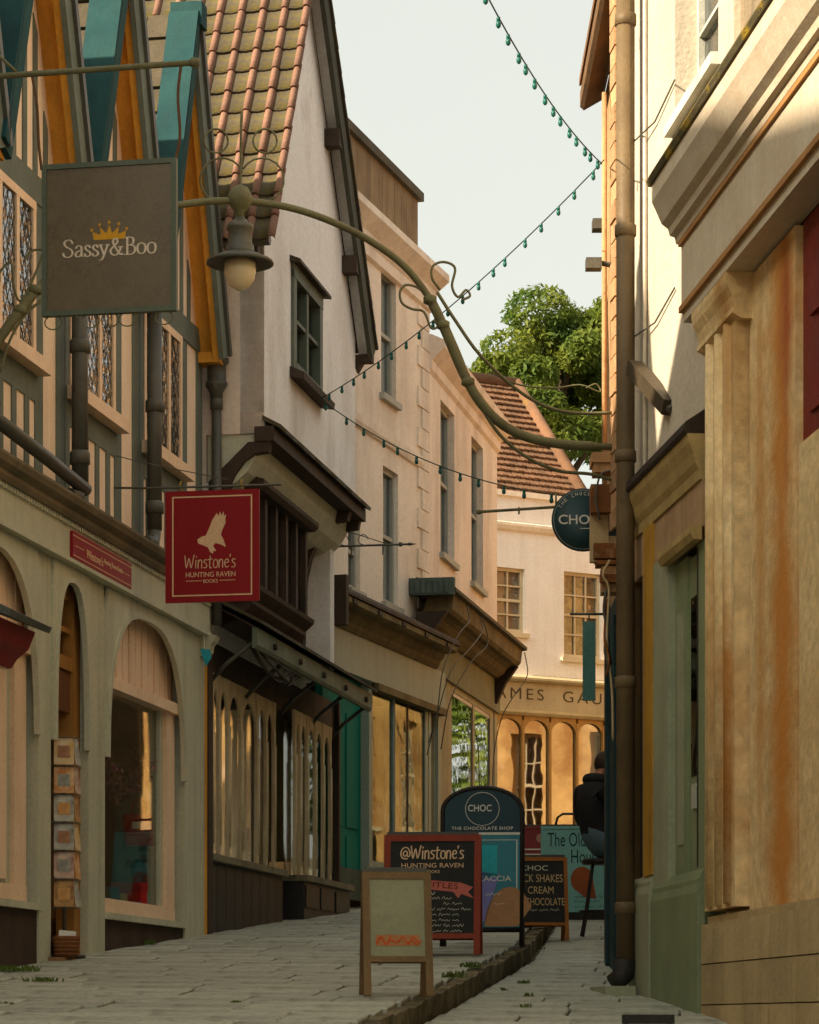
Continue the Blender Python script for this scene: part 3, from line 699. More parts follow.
# verge board of the far slope, and its row of tile edges
nF, q_ = slope_pts(eF, aP, -.16, .03); B(F1).plate(q_, VO, VO + .045).build('verge_board', mat('verge_grey', (84, 84, 70), (66, 66, 56), streak=.3, bump=.3), g2, .006)
nF, q_ = slope_pts(eF, aP, -.02, .02); B(F1).plate(q_, JO, VO).build('soffit', WHITEWALL, g2)
Lf = math.hypot(aP[0] - eF[0], aP[1] - eF[1]); nt_ = 17
for i in range(nt_):
    f0, f1 = i / nt_, (i + 1.2) / nt_
    p0 = (eF[0] + (aP[0] - eF[0]) * f0, eF[1] + (aP[1] - eF[1]) * f0); p1 = (eF[0] + (aP[0] - eF[0]) * f1, eF[1] + (aP[1] - eF[1]) * f1)
    o_ = lambda p, t: (p[0] + nF[0] * t, p[1] + nF[1] * t)
    B(F1).plate([o_(p0, .06), o_(p1, .05), o_(p1, .075), o_(p0, .10)], -.4, VO + .07).build('verge_tile', TILE_PAN, g2)
nN, q_ = slope_pts(eN, aP, -.03, .02); B(F1).plate(q_, VO, VO + .012).build('verge_fillet', WHITEWALL, g2)
for i, f in enumerate((.30, .62)):
    p = (eF[0] + (aP[0] - eF[0]) * f, eF[1] + (aP[1] - eF[1]) * f)
    B(F1).box(p[0] - .09, p[0] + .05, JO, VO + .03, p[1] - .34, p[1] - .17).build('purlin_end', DARKWOOD, g2, .01)
b = B(F1); b.sect([(JO - .05, 6.06), (JO + .16, 6.06), (JO + .16, 5.98), (JO + .06, 5.98), (JO, 5.88)], FS + .06, FS + .18); b.build('eaves_corbel', DARKWOOD, g2)
def pantile():
    """roll-and-pan tile: x across, y down the slope (0..-len), z up"""
    bm = bmesh.new(); W_, Ln = .205, .33; prof = [(0, .0), (.014, .030), (.036, .040), (.058, .030), (.072, .004), (.14, -.006), (.205, .002)]
    rows = []
    for (yy, zz) in ((0.0, 0.0), (-Ln * .5, .012), (-Ln, .026)):
        rows.append([bm.verts.new((x, yy, z + zz)) for x, z in prof])
    low = [bm.verts.new((x, -Ln, z + .026 - .016)) for x, z in prof]
    for r in range(2):
        for i in range(len(prof) - 1):
            f = bm.faces.new([rows[r][i], rows[r + 1][i], rows[r + 1][i + 1], rows[r][i + 1]]); f.material_index = 1 if i < 4 else 0; f.smooth = True
    for i in range(len(prof) - 1):
        f = bm.faces.new([rows[2][i], low[i], low[i + 1], rows[2][i + 1]]); f.material_index = 1 if i < 4 else 0
    bmesh.ops.recalc_face_normals(bm, faces=bm.faces)
    me = bpy.data.meshes.new('roof_tile'); bm.to_mesh(me); bm.free(); me.materials.append(TILE_PAN); me.materials.append(TILE_ROLL); return me
PT = pantile(); tr = random.Random(5)
Ln_ = math.hypot(aP[0] - eN[0], aP[1] - eN[1]); ex = Vector((0, -1, 0))    # local frame: x=s, y=-o (left wall)
down = Vector(((eN[0] - aP[0]) / Ln_, 0, (eN[1] - aP[1]) / Ln_)); nrm = Vector((nN[0], 0, nN[1]))
rows_ = int(Ln_ / .262) + 1
for r in range(rows_):
    for c in range(15):
        p = Vector((aP[0], -VO - .05, aP[1])) + down * (r * .262 + .0) + nrm * (.06 + tr.uniform(0, .008))
        p.y += c * .205
        o = link('roof_tile', PT, g2)
        X = Vector((0, 1, 0)); Y = -down; Z = nrm
        a_ = tr.uniform(-.012, .012); X2 = (X + Y * a_).normalized()
        m_ = Matrix((X2, Y, Z)).transposed().to_4x4(); m_.translation = p; o.matrix_local = m_
# ridge
B(F1).tube([(AP, VO + .08, APZ + .06), (AP, -5.4, APZ + .06)], .12, 10).build('ridge_tiles', TILE_ROLL, g2)
B(F1).tube([(eN[0] - .03, VO - .02, eN[1] - .05), (eN[0] - .03, -4, eN[1] - .07)], .05, 8).build('gutter', IRON, g2)
B(F1).box(eN[0] + .02, NS + .02, JO - .55, JO - .2, eN[1] - .18, eN[1] - .06).build('eaves_block', PINKWALL, g2, .01)
B(F1).box(eN[0] + .0, NS + .02, JO - .16, JO - .02, eN[1] - .22, eN[1] - .06).build('eaves_block', DARKWOOD, g2, .01)
# jetty: bressummer with drip tiles, plaster coving, knee brackets
B(F1).box(NS - .05, FS + .05, JO - .08, JO + .10, 4.34, 4.47).build('bressummer', DARKWOOD, g2, .015)
n = 17
for i in range(n):
    a = NS - .05 + i * (FS - NS + .1) / n
    B(F1).sect([(JO - .01, 4.53), (JO + .15, 4.45), (JO + .16, 4.48), (JO - .01, 4.57)], a, a + (FS - NS + .1) / n - .012).build('drip_tile', LEAD if i % 3 else TILE_PAN, g2)
COVE = mat('cove_plaster', (206, 206, 182), (190, 190, 166), streak=.2, sc_col=(140, 130, 105))
b = B(F1); prof = [(JO - .06, 4.36)] + [(JO - .06 - .42 * (1 - math.cos(RD(t))), 4.36 - .42 * math.sin(RD(t))) for t in (20, 40, 60, 80)] + [(-.02, 3.94), (-.02, 4.42), (JO - .06, 4.42)]
b.sect(prof, NS + .02, FS); b.build('coving', COVE, g2)
def knee(sa, sb):
    b = B(F1); top, out = 4.34, JO + .06
    pts = [(.0, top - .34), (out - .2, top), (out, top), (out - .02, top - .09)] + [(out - .06 - (out - .16) * math.sin(RD(t)), top - .09 - .78 * (1 - math.cos(RD(t)))) for t in range(10, 91, 16)] + [(.085, 2.9), (0, 2.9)]
    b.sect(pts, sa, sb); return b.build('knee_bracket', DARKWOOD, g2)
knee(NS - .03, NS + .07); knee(3.55, 3.68); knee(FS - .08, FS + .02)
B(F1).box(NS + .01, FS, -.3, -.01, 2.62, 4.0).build('first_floor_wall', WHITEWALL, g2)
# oriel window of dark timber
OS0, OS1, OO = .52, 2.72, .32
b = B(F1); b.sect([(0, 4.0), (OO + .06, 4.0), (OO + .10, 4.04), (OO + .10, 4.08), (0, 4.2)], OS0 - .06, OS1 + .06)
b.sect([(0, 3.0), (OO - .04, 3.02), (OO + .05, 3.1), (OO + .06, 3.14), (0, 3.14)], OS0 - .05, OS1 + .05)
orl = b.build('oriel_window', DARKWOOD, g2)
for i in range(6):
    a = OS0 + i * (OS1 - OS0 - .09) / 5
    B(F1).box(a, a + .09, OO - .08, OO, 3.14, 4.0).build('mullion', DARKWOOD, orl, .01)
B(F1).box(OS0, OS0 + .07, 0.0, OO - .08, 3.14, 4.0).build('oriel_side', DARKWOOD, orl)
B(F1).box(OS0 + .09, OS1 - .09, OO - .06, OO - .055, 3.14, 4.0).build('pane', LEADGLASS, orl)
B(F1).box(OS0 + .09, OS1 - .09, OO - .13, OO - .10, 3.14, 4.0).build('blind_or_room', DARKIN, orl)  # near-black sheet paints the unlit room behind the oriel panes
B(F1).sect([(0, 2.78), (.16, 2.84), (.30, 2.98), (.30, 3.02), (0, 3.02)], OS0, OS1).build('oriel_skirt', DARKWOOD, orl)
# canopy over the shopfront
CO, CZ2 = .42, 2.62
b = B(F1); b.sect([(CO - .03, CZ2 - .09), (CO, CZ2 - .09), (CO + .015, CZ2 - .06), (CO + .015, CZ2 + .09), (CO - .03, CZ2 + .10)], .14, 5.35); b.build('canopy_board', mat('blue_grey_board', (112, 124, 104), (96, 108, 92), rough=.6, streak=.35, sc_col=(70, 62, 44)), g2, .004)
for i in range(5): B(F1).lathe([(.0, -.02), (.03, -.02), (.03, .02), (0, .02)], (.8 + i * 1.05, CO + .025, CZ2), 8, axis='y').build('boss', DARKWOOD, g2)
n = 26
for i in range(n):
    a = .10 + i * 5.3 / n
    B(F1).sect([(-.02, 2.99), (CO + .07, 2.735), (CO + .07, 2.765), (-.02, 3.03)], a, a + 5.3 / n - .012).build('canopy_tile', TILE_PAN, g2)
B(F1).sect([(-.02, 2.94), (CO, 2.70), (CO, 2.72), (-.02, 2.96)], .14, 5.34).build('canopy_boarding', DARKWOOD, g2)
for s in (.2, 1.5, 2.9, 4.2, 5.3):
    B(F1).tube([(s, 0, 2.25), (s, .14, 2.4), (s, CO - .04, 2.58)], .02, 6).build('canopy_bracket', IRON, g2)
# tangle of old cables under the canopy
b = B(F1)
for i in range(7):
    b.tube(smooth_line([(.3 + i * .05, .3, 2.62), (.55 + i * .1, .38 + .02 * i, 2.42 - .03 * (i % 3)), (1.1 + .07 * i, .40, 2.36 + .04 * (i % 2)), (1.6 + .1 * i, .36, 2.52)]), .008, 5)
b.build('cable', DARKWOOD, g2)
# shopfront: riser, sill, carved posts, glass
B(F1).hexa([(.02, -.25, -.1), (3.0, -.25, .1), (3.0, 0, .1), (.02, 0, -.1), (.02, -.25, .66), (3.0, -.25, .66), (3.0, 0, .66), (.02, 0, .66)]).build('stall_riser', BLACKPAINT, g2)
for i in range(9):
    a = .06 + i * .325; B(F1).box(a, a + .31, 0, .014, max(-.1, a * .0728 - .1), .62).build('riser_board', BLACKPAINT, g2, .006)
B(F1).hexa([(3.45, -.25, .1), (5.72, -.25, .3), (5.72, .12, .3), (3.45, .12, .1), (3.45, -.25, .64), (5.72, -.25, .64), (5.72, .12, .64), (3.45, .12, .64)]).build('stall_riser', BLACKPAINT, g2, .01)
for a in (3.5, 4.2, 4.95): B(F1).box(a, a + .62, .12, .135, .38, .6).build('riser_panel', BLACKPAINT, g2, .008)
SILL = mat('worn_sill', (150, 140, 112), (120, 112, 90), streak=.3, bump=.3)
B(F1).box(.10, 3.0, -.15, .06, .66, .72).build('sill', SILL, g2, .01); B(F1).box(3.42, 5.74, -.15, .17, .64, .70).build('sill', SILL, g2, .01)
POST = mat('cream_carved_post', (222, 204, 164), (200, 182, 144), rough=.6, streak=.35, sc_col=(120, 84, 46), bump=.3)
def carved(s, wd, zb, zt, o):
    h = wd / 2; pr = [(h * .9, 0), (h, .03), (h, .30), (h * .62, .36), (h * .55, .7), (h * .55, 1.05), (h * .75, 1.2), (h * 1.15, 1.30), (h * .8, 1.36), (h * 1.0, 1.46), (h * 1.5, 1.56), (h * 1.6, zt - zb)]
    L_ = [(s - r, zb + z) for r, z in pr]; R_ = [(s + r, zb + z) for r, z in pr]
    b = B(F1); b.strip(L_, R_, o - .03, o); b.tube([(s, o, zb + .1), (s, o, zb + 1.2)], h * .45, 8); return b.build('carved_post', POST, g2)
pxs = [(213, 15), (220, 14), (229, 22), (242, 26), (258, 30), (267, 15), (275, 18), (296, 20), (301, 12), (308, 15), (316, 15), (324, 14), (331, 12)]
for x, wpx in pxs:
    o = .0 if x < 290 else .06
    s, _ = F1.px(x, 800, o); wd = .095 if wpx > 20 else .07
    carved(s, wd, .72 if x < 290 else .70, 2.34, o)
pss = [(F1.px(x, 800, .0 if x < 290 else .06)[0], .0 if x < 290 else .06) for x, _ in pxs]
for (sa, oa), (sb_, ob) in zip(pss[:-1], pss[1:]):
    if sb_ - sa > .75 or oa != ob: continue
    cc, hw = (sa + sb_) / 2, (sb_ - sa) / 2 - .03; ar = [(cc + hw * math.cos(math.pi - math.pi * i / 8), 1.98 + (.12 + .12 * math.sin(math.pi * i / 8)) * math.sin(math.pi * i / 8)) for i in range(9)]
    b = B(F1); b.strip([(p[0], 2.34) for p in ar], ar, oa - .026, oa - .006); b.build('tracery_head', POST, g2)
B(F1).box(.1, 5.6, -.16, -.02, 2.30, 2.66).build('shop_lintel', DARKWOOD, g2, .01)
B(F1).box(.1, 2.75, -.12, -.115, .72, 2.3).build('shop_window', SHOPGLASS, g2); B(F1).box(3.45, 5.6, -.09, -.085, .70, 2.3).build('shop_window', SHOPGLASS, g2)
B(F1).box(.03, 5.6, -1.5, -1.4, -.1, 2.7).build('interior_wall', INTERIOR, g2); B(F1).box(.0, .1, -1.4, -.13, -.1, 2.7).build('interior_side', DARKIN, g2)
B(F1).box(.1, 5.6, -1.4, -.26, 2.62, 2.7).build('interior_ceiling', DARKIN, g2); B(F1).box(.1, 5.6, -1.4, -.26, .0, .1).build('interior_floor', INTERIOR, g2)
B(F1).box(2.95, 3.38, -.3, -.22, .15, 2.3).build('shop_door', mat('red_brown_door', (84, 42, 28), (66, 34, 24), rough=.6), g2, .01)
B(F1).box(5.58, 5.66, -.3, .03, .3, 2.66).build('corner_post', DARKWOOD, g2, .01)
B(F1).box(-.03, .11, -.12, .045, -.1, 2.62).build('corner_post', DARKWOOD, g2, .01)

# ================================================================== PARAPET HOUSE
F3 = Fr((-.77, 30.2), .30, 1, pave_z(30.2))
g3 = frthing('parapet_house', 'pale rendered townhouse with stone parapet, quoins and a blue-grey shop fascia', 'building', F3)
E3 = 3.45
WREV = mat('pale_window_board', (178, 176, 162), (160, 160, 150), rough=.6, streak=.25, sc_col=(130, 125, 110), bump=.1)
def sash(fr, parent, s0, s1, z0, z1, rows=2, cols=1, m=WREV, rec=.09, glassm=SASHGLASS, blind_or_room=None, sill=True, t=.05):
    b = B(fr); o1 = -rec + .04
    b.box(s0, s1, -rec - .02, o1, z1 - t, z1); b.box(s0, s1, -rec - .02, o1, z0, z0 + t * 1.3); b.box(s0, s0 + t, -rec - .02, o1, z0 + t * 1.3, z1 - t); b.box(s1 - t, s1, -rec - .02, o1, z0 + t * 1.3, z1 - t)
    wn = b.build('window', m, parent, .004); i0, i1, j0, j1 = s0 + t, s1 - t, z0 + t * 1.3, z1 - t
    for k in range(1, cols): a = i0 + (i1 - i0) * k / cols; B(fr).box(a - .012, a + .012, -rec - .01, o1 - .01, j0, j1).build('glazing_bar', m, wn)
    for k in range(1, rows):
        a = j0 + (j1 - j0) * k / rows; hh = .022 if k * 2 == rows else .012
        B(fr).box(i0, i1, -rec - .012, o1 - .004, a - hh, a + hh).build('glazing_bar', m, wn)
    B(fr).box(i0, i1, -rec - .004, -rec, j0, j1).build('pane', glassm, wn)
    if blind_or_room: B(fr).box(i0, i1, -rec - .04, -rec - .03, j0, j1).build('blind_or_room', blind_or_room, wn)
    if sill: B(fr).box(s0 - .06, s1 + .06, -.02, .06, z0 - .07, z0).build('window_sill', m, wn, .008)
    return wn
BLIND = mat('pale_blind', (206, 210, 204), (190, 194, 190), bump=.05); 
w3 = [(1.56, 2.14, 5.93, 7.36), (1.63, 2.22, 3.58, 5.13), (.35, .78, 3.55, 4.40)]
B(F3).wall(-.45, E3, 2.6, 7.62, 0, -.3, w3).build('wall', CREAMWALL, g3)
for (a, b_, c_, d_) in w3: sash(F3, g3, a, b_, c_, d_, 2, 1, blind_or_room=BLIND)
B(F3).box(-.45, E3 - .02, -6, -.32, 2.6, 7.9).build('upper_storey', DARKIN, g3)
B(F3).sect([(0, 7.30), (.05, 7.32), (.05, 7.44), (.09, 7.48), (.10, 7.54), (.20, 7.62), (.25, 7.66), (.25, 7.74), (0, 7.86), (-.3, 7.86), (-.3, 7.5)], -.45, E3 + .06).build('cornice', CREAMWALL, g3)
PSTONE = mat('brown_parapet_stone', (150, 126, 92), (124, 102, 76), streak=.55, sc_col=(84, 70, 52), bump=.35, rnd=.08)
for i in range(8):
    a = -.45 + i * 3.82 / 8; B(F3).box(a, a + 3.82 / 8 - .012, -.42, -.10, 7.86, 8.62).build('parapet_stone', PSTONE, g3, .008)
B(F3).box(-.5, 3.42, -.46, -.04, 8.62, 8.72).build('coping', mat('dark_coping', (92, 84, 66), (72, 66, 52), bump=.3), g3, .012)
B(F3).sect([(0, 5.36), (.03, 5.37), (.05, 5.42), (.05, 5.50), (0, 5.53)], -.45, E3 - .35).build('string_course', CREAMWALL, g3)
for i in range(15):
    z = 3.7 + i * .24; L_ = .30 if i % 2 else .46
    if 5.30 < z < 5.36: pass
    B(F3).box(E3 - L_, E3 + .004, 0, .022, z, z + .225).build('quoin', CREAMWALL, g3, .008)
# canopy and fascia of the shop
WOODC = mat('weathered_cornice_wood', (142, 124, 84), (104, 90, 62), streak=.5, sc_col=(74, 58, 38), bump=.4)
b = B(F3); b.sect([(0, 3.52), (.34, 3.38), (.36, 3.34), (.36, 3.31), (.30, 3.31), (.10, 3.40), (0, 3.44)], -.9, 3.6); b.build('canopy_roof', DARKWOOD, g3)
b = B(F3); b.sect([(.10, 3.22), (.30, 3.22), (.34, 3.24), (.34, 3.30), (.10, 3.30)], -.85, 3.55); b.build('canopy_beam', WOODC, g3, .006)
for i in range(5): B(F3).box(-.55 + i * .9, -.43 + i * .9, .335, .36, 3.24, 3.29).build('boss', DARKWOOD, g3, .01)
b = B(F3); b.sect([(-.03, 3.04), (.10, 3.04), (.13, 3.08), (.14, 3.12), (.18, 3.16), (.20, 3.22), (-.03, 3.22)], -.45, 3.5); b.build('shop_cornice', WOODC, g3)
B(F3).box(-.95, -.86, 0, .4, 2.96, 3.48).build('canopy_end', DARKWOOD, g3, .015)
BG = mat('blue_grey_shop_paint', (156, 170, 156), (166, 170, 150), rough=.55, streak=.3, sc_col=(110, 100, 74), scale=.8, bump=.1)
B(F3).box(-.45, 3.95, -.10, .075, 2.60, 3.04).build('shop_fascia', BG, g3, .006)
B(F3).box(1.15, 3.95, -.10, .10, 2.52, 2.60).build('shop_architrave', WOODC, g3, .006)
TG = mat('teal_door_paint', (10, 132, 112), (8, 122, 104), rough=.8, bump=.08, grain=.05)
b = B(F3); b.box(-.3, 1.05, -.16, -.08, .2, 2.64); dr = b.build('shop_door', TG, g3)
for a in (-.05, .5): B(F3).box(a, a + .42, -.08, -.065, .95, 2.2).build('door_panel', TG, dr, .01); B(F3).box(a, a + .42, -.08, -.065, .4, .85).build('door_panel', TG, dr, .01)
B(F3).box(-.32, 1.05, -.08, -.05, .16, .5).build('kick_plate', mat('grey_kick', (96, 106, 92)), dr)
B(F3).box(1.05, 1.14, -.4, .02, .2, 2.60).build('door_jamb', BG, g3, .01)
# shop window: frame, mullions, dim interior
b = B(F3); b.box(1.14, 1.20, -.12, .012, .3, 2.52); b.box(3.30, 3.42, -.12, .012, .3, 2.52); b.box(1.20, 3.30, -.12, .012, .3, .62); b.build('window_frame', BG, g3, .008)
B(F3).box(1.98, 2.07, -.10, .012, .62, 2.52).build('mullion', mat('blue_mullion', (128, 152, 150)), g3, .01); B(F3).box(2.6, 2.635, -.10, .0, .62, 2.52).build('mullion', DARKWOOD, g3)
B(F3).box(1.20, 3.30, -.012, -.006, .62, 2.52).build('shop_window', glass('dim_shop_glass', (.8, .84, .76), .05, 2, .22), g3)
B(F3).box(1.14, 3.6, -1.3, -1.2, .2, 2.6).build('interior_wall', mat('green_brown_interior', (112, 108, 82), (86, 82, 62)), g3)
B(F3).box(1.14, 3.6, -1.2, -.12, .2, .62).build('display_bed', INTERIOR, g3)
ms = B(F3); ms.lathe([(.10, .62), (.12, .7), (.10, 1.0), (.13, 1.15), (.10, 1.3), (.03, 1.36), (.03, 1.45)], (1.65, -.5, 0), 12)
ms.build('dress_form', mat('linen_form', (190, 170, 130)), g3)
b = B(F3); b.box(3.42, 3.52, -.1, .02, .3, 2.60); b.box(3.82, 3.95, -.1, .02, .3, 2.60); b.build('pilaster', BG, g3, .01)
B(F3).box(3.52, 3.82, -.3, -.25, .35, 2.55).build('side_door', mat('pale_blue_door', (118, 150, 150)), g3)

# ================================================================== PINK HOUSE at the bend
P4 = F3.w(E3 + .003, 0, 0); F4 = Fr((P4.x, P4.y), .20, 1, pave_z(30.2))
g4 = frthing('pink_house', 'pinkish plain rendered house with two tall windows at the street bend', 'building', F4)
E4 = 4.99
w4 = [(.80, 1.75, 4.56, 6.44), (2.97, 3.86, 4.54, 6.44)]
B(F4).wall(0.0, E4, 2.9, 6.85, 0, -.3, w4).build('wall', PINKWALL, g4)
for (a, b_, c_, d_) in w4: sash(F4, g4, a, b_, c_, d_, 2, 1, blind_or_room=BLIND, rec=.12)
B(F4).box(0.02, E4 - .02, -6, -.32, .3, 6.8).build('body', PINKWALL, g4)
B(F4).sect([(-.3, 6.6), (0, 6.6), (.04, 6.64), (.05, 6.74), (.12, 6.80), (.2, 6.88), (.22, 6.96), (.05, 7.04), (-.3, 7.1)], 0.0, E4 + .02).build('cornice', PINKWALL, g4)
# tall box canopy of its shop
LC = 3.55
b = B(F4); b.sect([(0, 4.02), (.46, 3.90), (.48, 3.88), (.48, 3.84), (.42, 3.83), (.10, 3.80), (0, 3.8)], -.75, 4.6); b.build('canopy_roof', mat('mossy_lead', (110, 92, 58), (90, 84, 70), bump=.5), g4)
b = B(F4); b.sect([(.05, 3.62), (.36, 3.62), (.40, 3.66), (.42, 3.83), (.10, 3.80)], -.6, 4.55); b.build('canopy_board', WOODC, g4, .006)
b = B(F4); b.sect([(-.05, 3.46), (.10, 3.46), (.18, 3.52), (.22, 3.58), (.28, 3.62), (-.05, 3.62)], -.5, 4.5); b.build('shop_cornice', WOODC, g4)
b = B(F4); b.box(-.80, -.70, -.1, .46, 3.80, 4.0); 
for i in range(7): b.box(-.815, -.80, -.06 + i * .07, -.02 + i * .07, 3.82, 3.97)
b.build('canopy_end', mat('blue_lead_end', (96, 108, 100), (76, 88, 82), bump=.3), g4, .006)
b = B(F4); b.sect([(0, 3.1), (.08, 3.14), (.2, 3.4), (.36, 3.62), (0, 3.62)], -.72, -.58); b.build('console', DARKWOOD, g4)
b = B(F4); b.sect([(0, 3.1), (.08, 3.14), (.2, 3.4), (.36, 3.62), (0, 3.62)], 4.5, 4.62); b.build('console', DARKWOOD, g4)
B(F4).box(-.3, 4.95, -.12, .05, 3.03, 3.46).build('shop_fascia', mat('sage_grey_fascia', (146, 142, 112), (128, 126, 100), streak=.3, sc_col=(96, 86, 62)), g4, .006)
b = B(F4); b.box(.35, 1.5, -.1, .012, .25, 3.03); b.box(4.35, 4.6, -.1, .012, .25, 3.03); b.box(4.72, 4.95, -.1, .012, .25, 3.03); b.box(3.02, 3.16, -.1, .010, .9, 2.95); b.box(1.5, 4.35, -.1, .012, 2.95, 3.03); b.box(1.5, 4.35, -.1, .012, .25, .9); b.build('window_frame', mat('cream_shop_frame', (186, 174, 138), (164, 152, 120), streak=.2), g4, .008)
g_ = glass('mirror_shop_glass', (.25, .27, .24), .05, 2.0, 2.6)
B(F4).box(1.5, 3.02, -.012, -.006, .9, 2.95).build('shop_window', g_, g4); B(F4).box(3.16, 4.35, -.012, -.006, .9, 2.95).build('shop_window', g_, g4)
B(F4).box(4.6, 4.72, -.1, .0, .25, 3.03).build('door', mat('pale_blue_door', (118, 150, 150)), g4)
# loose cables hanging from the canopies
def loose(fr, parent, pts, r=.007):
    return B(fr).tube(smooth_line(pts), r, 6).build('hanging_cable', IRON, parent)
loose(F4, g4, [(.1, .45, 3.8), (.0, .5, 3.6), (-.5, .45, 3.35), (-.9, .35, 2.9), (-1.0, .3, 2.4), (-1.1, .2, 1.9)])
loose(F4, g4, [(1.0, .45, 3.8), (.95, .5, 3.62), (.2, .48, 3.3), (-.4, .35, 2.95), (-.5, .2, 2.4), (-.5, .1, 2.1)])
loose(F4, g4, [(1.2, .46, 3.8), (1.3, .5, 3.5), (.7, .4, 3.2), (.3, .22, 2.7), (.3, .1, 2.1)])
loose(F4, g4, [(4.5, .46, 3.8), (4.6, .48, 3.5), (4.3, .35, 3.2), (4.2, .2, 2.9), (4.15, .1, 2.4), (4.1, .08, 1.6)])
# ================================================================== SHOP ACROSS THE END OF THE STREET
FE = Fr(((550 - HX) / FPX * 44, 44), 1.7, 1, lane_z(44))
ge = frthing('corner_shop', 'white house with lettered fascia and arched shop windows closing the view', 'building', FE)
wE = [(-1.25, -.47, 3.98, 4.99), (.26, .98, 3.66, 5.02)]
B(FE).wall(-4.5, 1.7, 3.2, 6.10, 0, -.3, wE).build('wall', mat('bright_white_render', (246, 243, 238), (240, 235, 228), streak=.2, sc_col=(180, 168, 150), bump=.2), ge)
CW = mat('cream_sash', (214, 196, 160), (200, 182, 148))
sash(FE, ge, *wE[0], 4, 3, CW, .1, blind_or_room=mat('warm_blind', (196, 160, 128), (150, 130, 110))); sash(FE, ge, *wE[1], 4, 3, CW, .1, blind_or_room=mat('brown_blind', (190, 150, 100), (110, 80, 50), scale=3, contrast=.9))
B(FE).box(-4.5, 1.68, -7, -1.6, 0, 6.05).build('body', INTERIOR, ge)
B(FE).sect([(0, 5.55), (.06, 5.58), (.09, 5.64), (.09, 5.68), (0, 5.72)], -4.5, 1.7).build('string_course', CREAMWALL, ge)
B(FE).box(-4.55, 1.75, -.34, .07, 6.10, 6.18).build('coping', CREAMWALL, ge, .01)
# clay roof behind the parapet, with a hip falling to the right
ERT = mat('red_clay_tiles', (126, 92, 68), (100, 76, 56), rough=.95, bump=.5, bscale=30, patch=.60, pcol=(122, 98, 34), pscale=1.3)
e0, e1 = (-4.6, -.25, 6.0), (*[FE.px(594, 500, -.25)[0]], -.25, 6.0)
rz_ = FE.px(500, 384, -2.6)[1]; r1s = FE.px(516, 384, -2.6)[0]
b = B(FE)
nr = 22; ncol = 46
for i in range(nr):
    f0, f1 = i / nr, (i + 1.1) / nr
    for j in range(ncol):
        def P_(f, u): 
            a0 = e0[0] + (-4.0 - e0[0]) * f; a1 = e1[0] + (r1s - e1[0]) * f
            s_ = a0 + (a1 - a0) * u; return (s_, e0[1] + (-2.6 - e0[1]) * f, e0[2] + (rz_ - e0[2]) * f)
        lift = random.uniform(0, .012)
        q = [P_(f0, j / ncol + .002), P_(f0, (j + 1) / ncol - .002), P_(f1, (j + 1) / ncol - .002), P_(f1, j / ncol + .002)]
        q = [(p[0], p[1] + (.025 + lift if k < 2 else .0), p[2] + (.025 + lift if k < 2 else 0)) for k, p in enumerate(q)]
        b.prism(q, (0, -.02, -.03))
tag(b.build('roof_tiles', ERT, ge), kind='stuff')
b = B(FE); b.hexa([(e1[0] - .01, -.3, 6.0), (e1[0] - .01, -5, 6.0), (-4.6, -5, 6.0), (-4.6, -.3, 6.0), (r1s - .02, -2.65, rz_ - .02), (r1s - .02, -2.75, rz_ - .02), (-4, -2.75, rz_ - .02), (-4, -2.65, rz_ - .02)]); b.build('roof_core', ERT, ge)
b = B(FE); b.tube([(e1[0], -.25, 6.06), (r1s, -2.6, rz_ + .05)], .10, 8); b.build('hip_tiles', ERT, ge); B(FE).tube([(r1s, -2.6, rz_ + .04), (-4, -2.6, rz_ + .04)], .1, 8).build('ridge_tiles', ERT, ge)
# fascia and lettering
STONEY = mat('stone_fascia', (196, 180, 142), (178, 162, 126), streak=.25, sc_col=(140, 120, 86), bump=.2)
fa = B(FE).box(-4.4, 1.72, -.1, .06, 2.78, 3.22).build('fascia', STONEY, ge, .006)
text('JAMES  GAUNT', 2.7, fa, (.14, -.062, 2.89), mat('grey_brown_letters', (96, 78, 54), (84, 68, 46), bump=0), height=.23, space=1.35)
B(FE).sect([(0, 3.22), (.12, 3.22), (.15, 3.25), (.15, 3.28), (0, 3.34)], -4.4, 1.72).build('fascia_cornice', STONEY, ge)
B(FE).sect([(-.05, 2.70), (.06, 2.70), (.10, 2.74), (.10, 2.78), (-.05, 2.78)], -4.4, 1.72).build('fascia_moulding', mat('cream_moulding', (214, 196, 150)), ge)
AG = mat('golden_shop_frame', (190, 148, 84), (170, 130, 72), rough=.55, streak=.15)
mg = glass('end_shop_glass', (.5, .46, .36), .05, 1.2, 3.2)
ms_ = [FE.px(x, 760)[0] for x in (495, 522.5, 549.5, 576.5, 603, 629)]
for a, c_ in zip(ms_[:-1], ms_[1:]):
    B(FE).box(a - .02, a + .02, -.06, .03, .95, 2.62).build('mullion', AG, ge, .006)
    cc, hw = (a + c_) / 2, (c_ - a) / 2 - .02; ar = [(cc + hw * math.cos(math.pi - math.pi * i / 12), 2.44 + .20 * math.sin(math.pi * i / 12)) for i in range(13)]
    b = B(FE); b.strip([(p[0], 2.70) for p in ar], ar, -.05, .02); b.build('arch_head', AG, ge)
    B(FE).box(a + .02, c_ - .02, -.03, -.024, .95, 2.68).build('shop_window', mg, ge)
B(FE).box(-4.4, ms_[0], -.1, .02, 0, 2.7).build('side_panel', AG, ge); B(FE).box(ms_[-1], 1.7, -.1, .02, 0, 2.7).build('side_panel', AG, ge)
B(FE).box(ms_[0], ms_[-1], -.1, .03, -.2, .95).build('stall_riser', AG, ge)
B(FE).box(ms_[0], ms_[-1], -1.5, -1.4, .5, 2.7).build('interior_wall', mat('warm_interior', (170, 120, 70), (140, 96, 56)), ge)
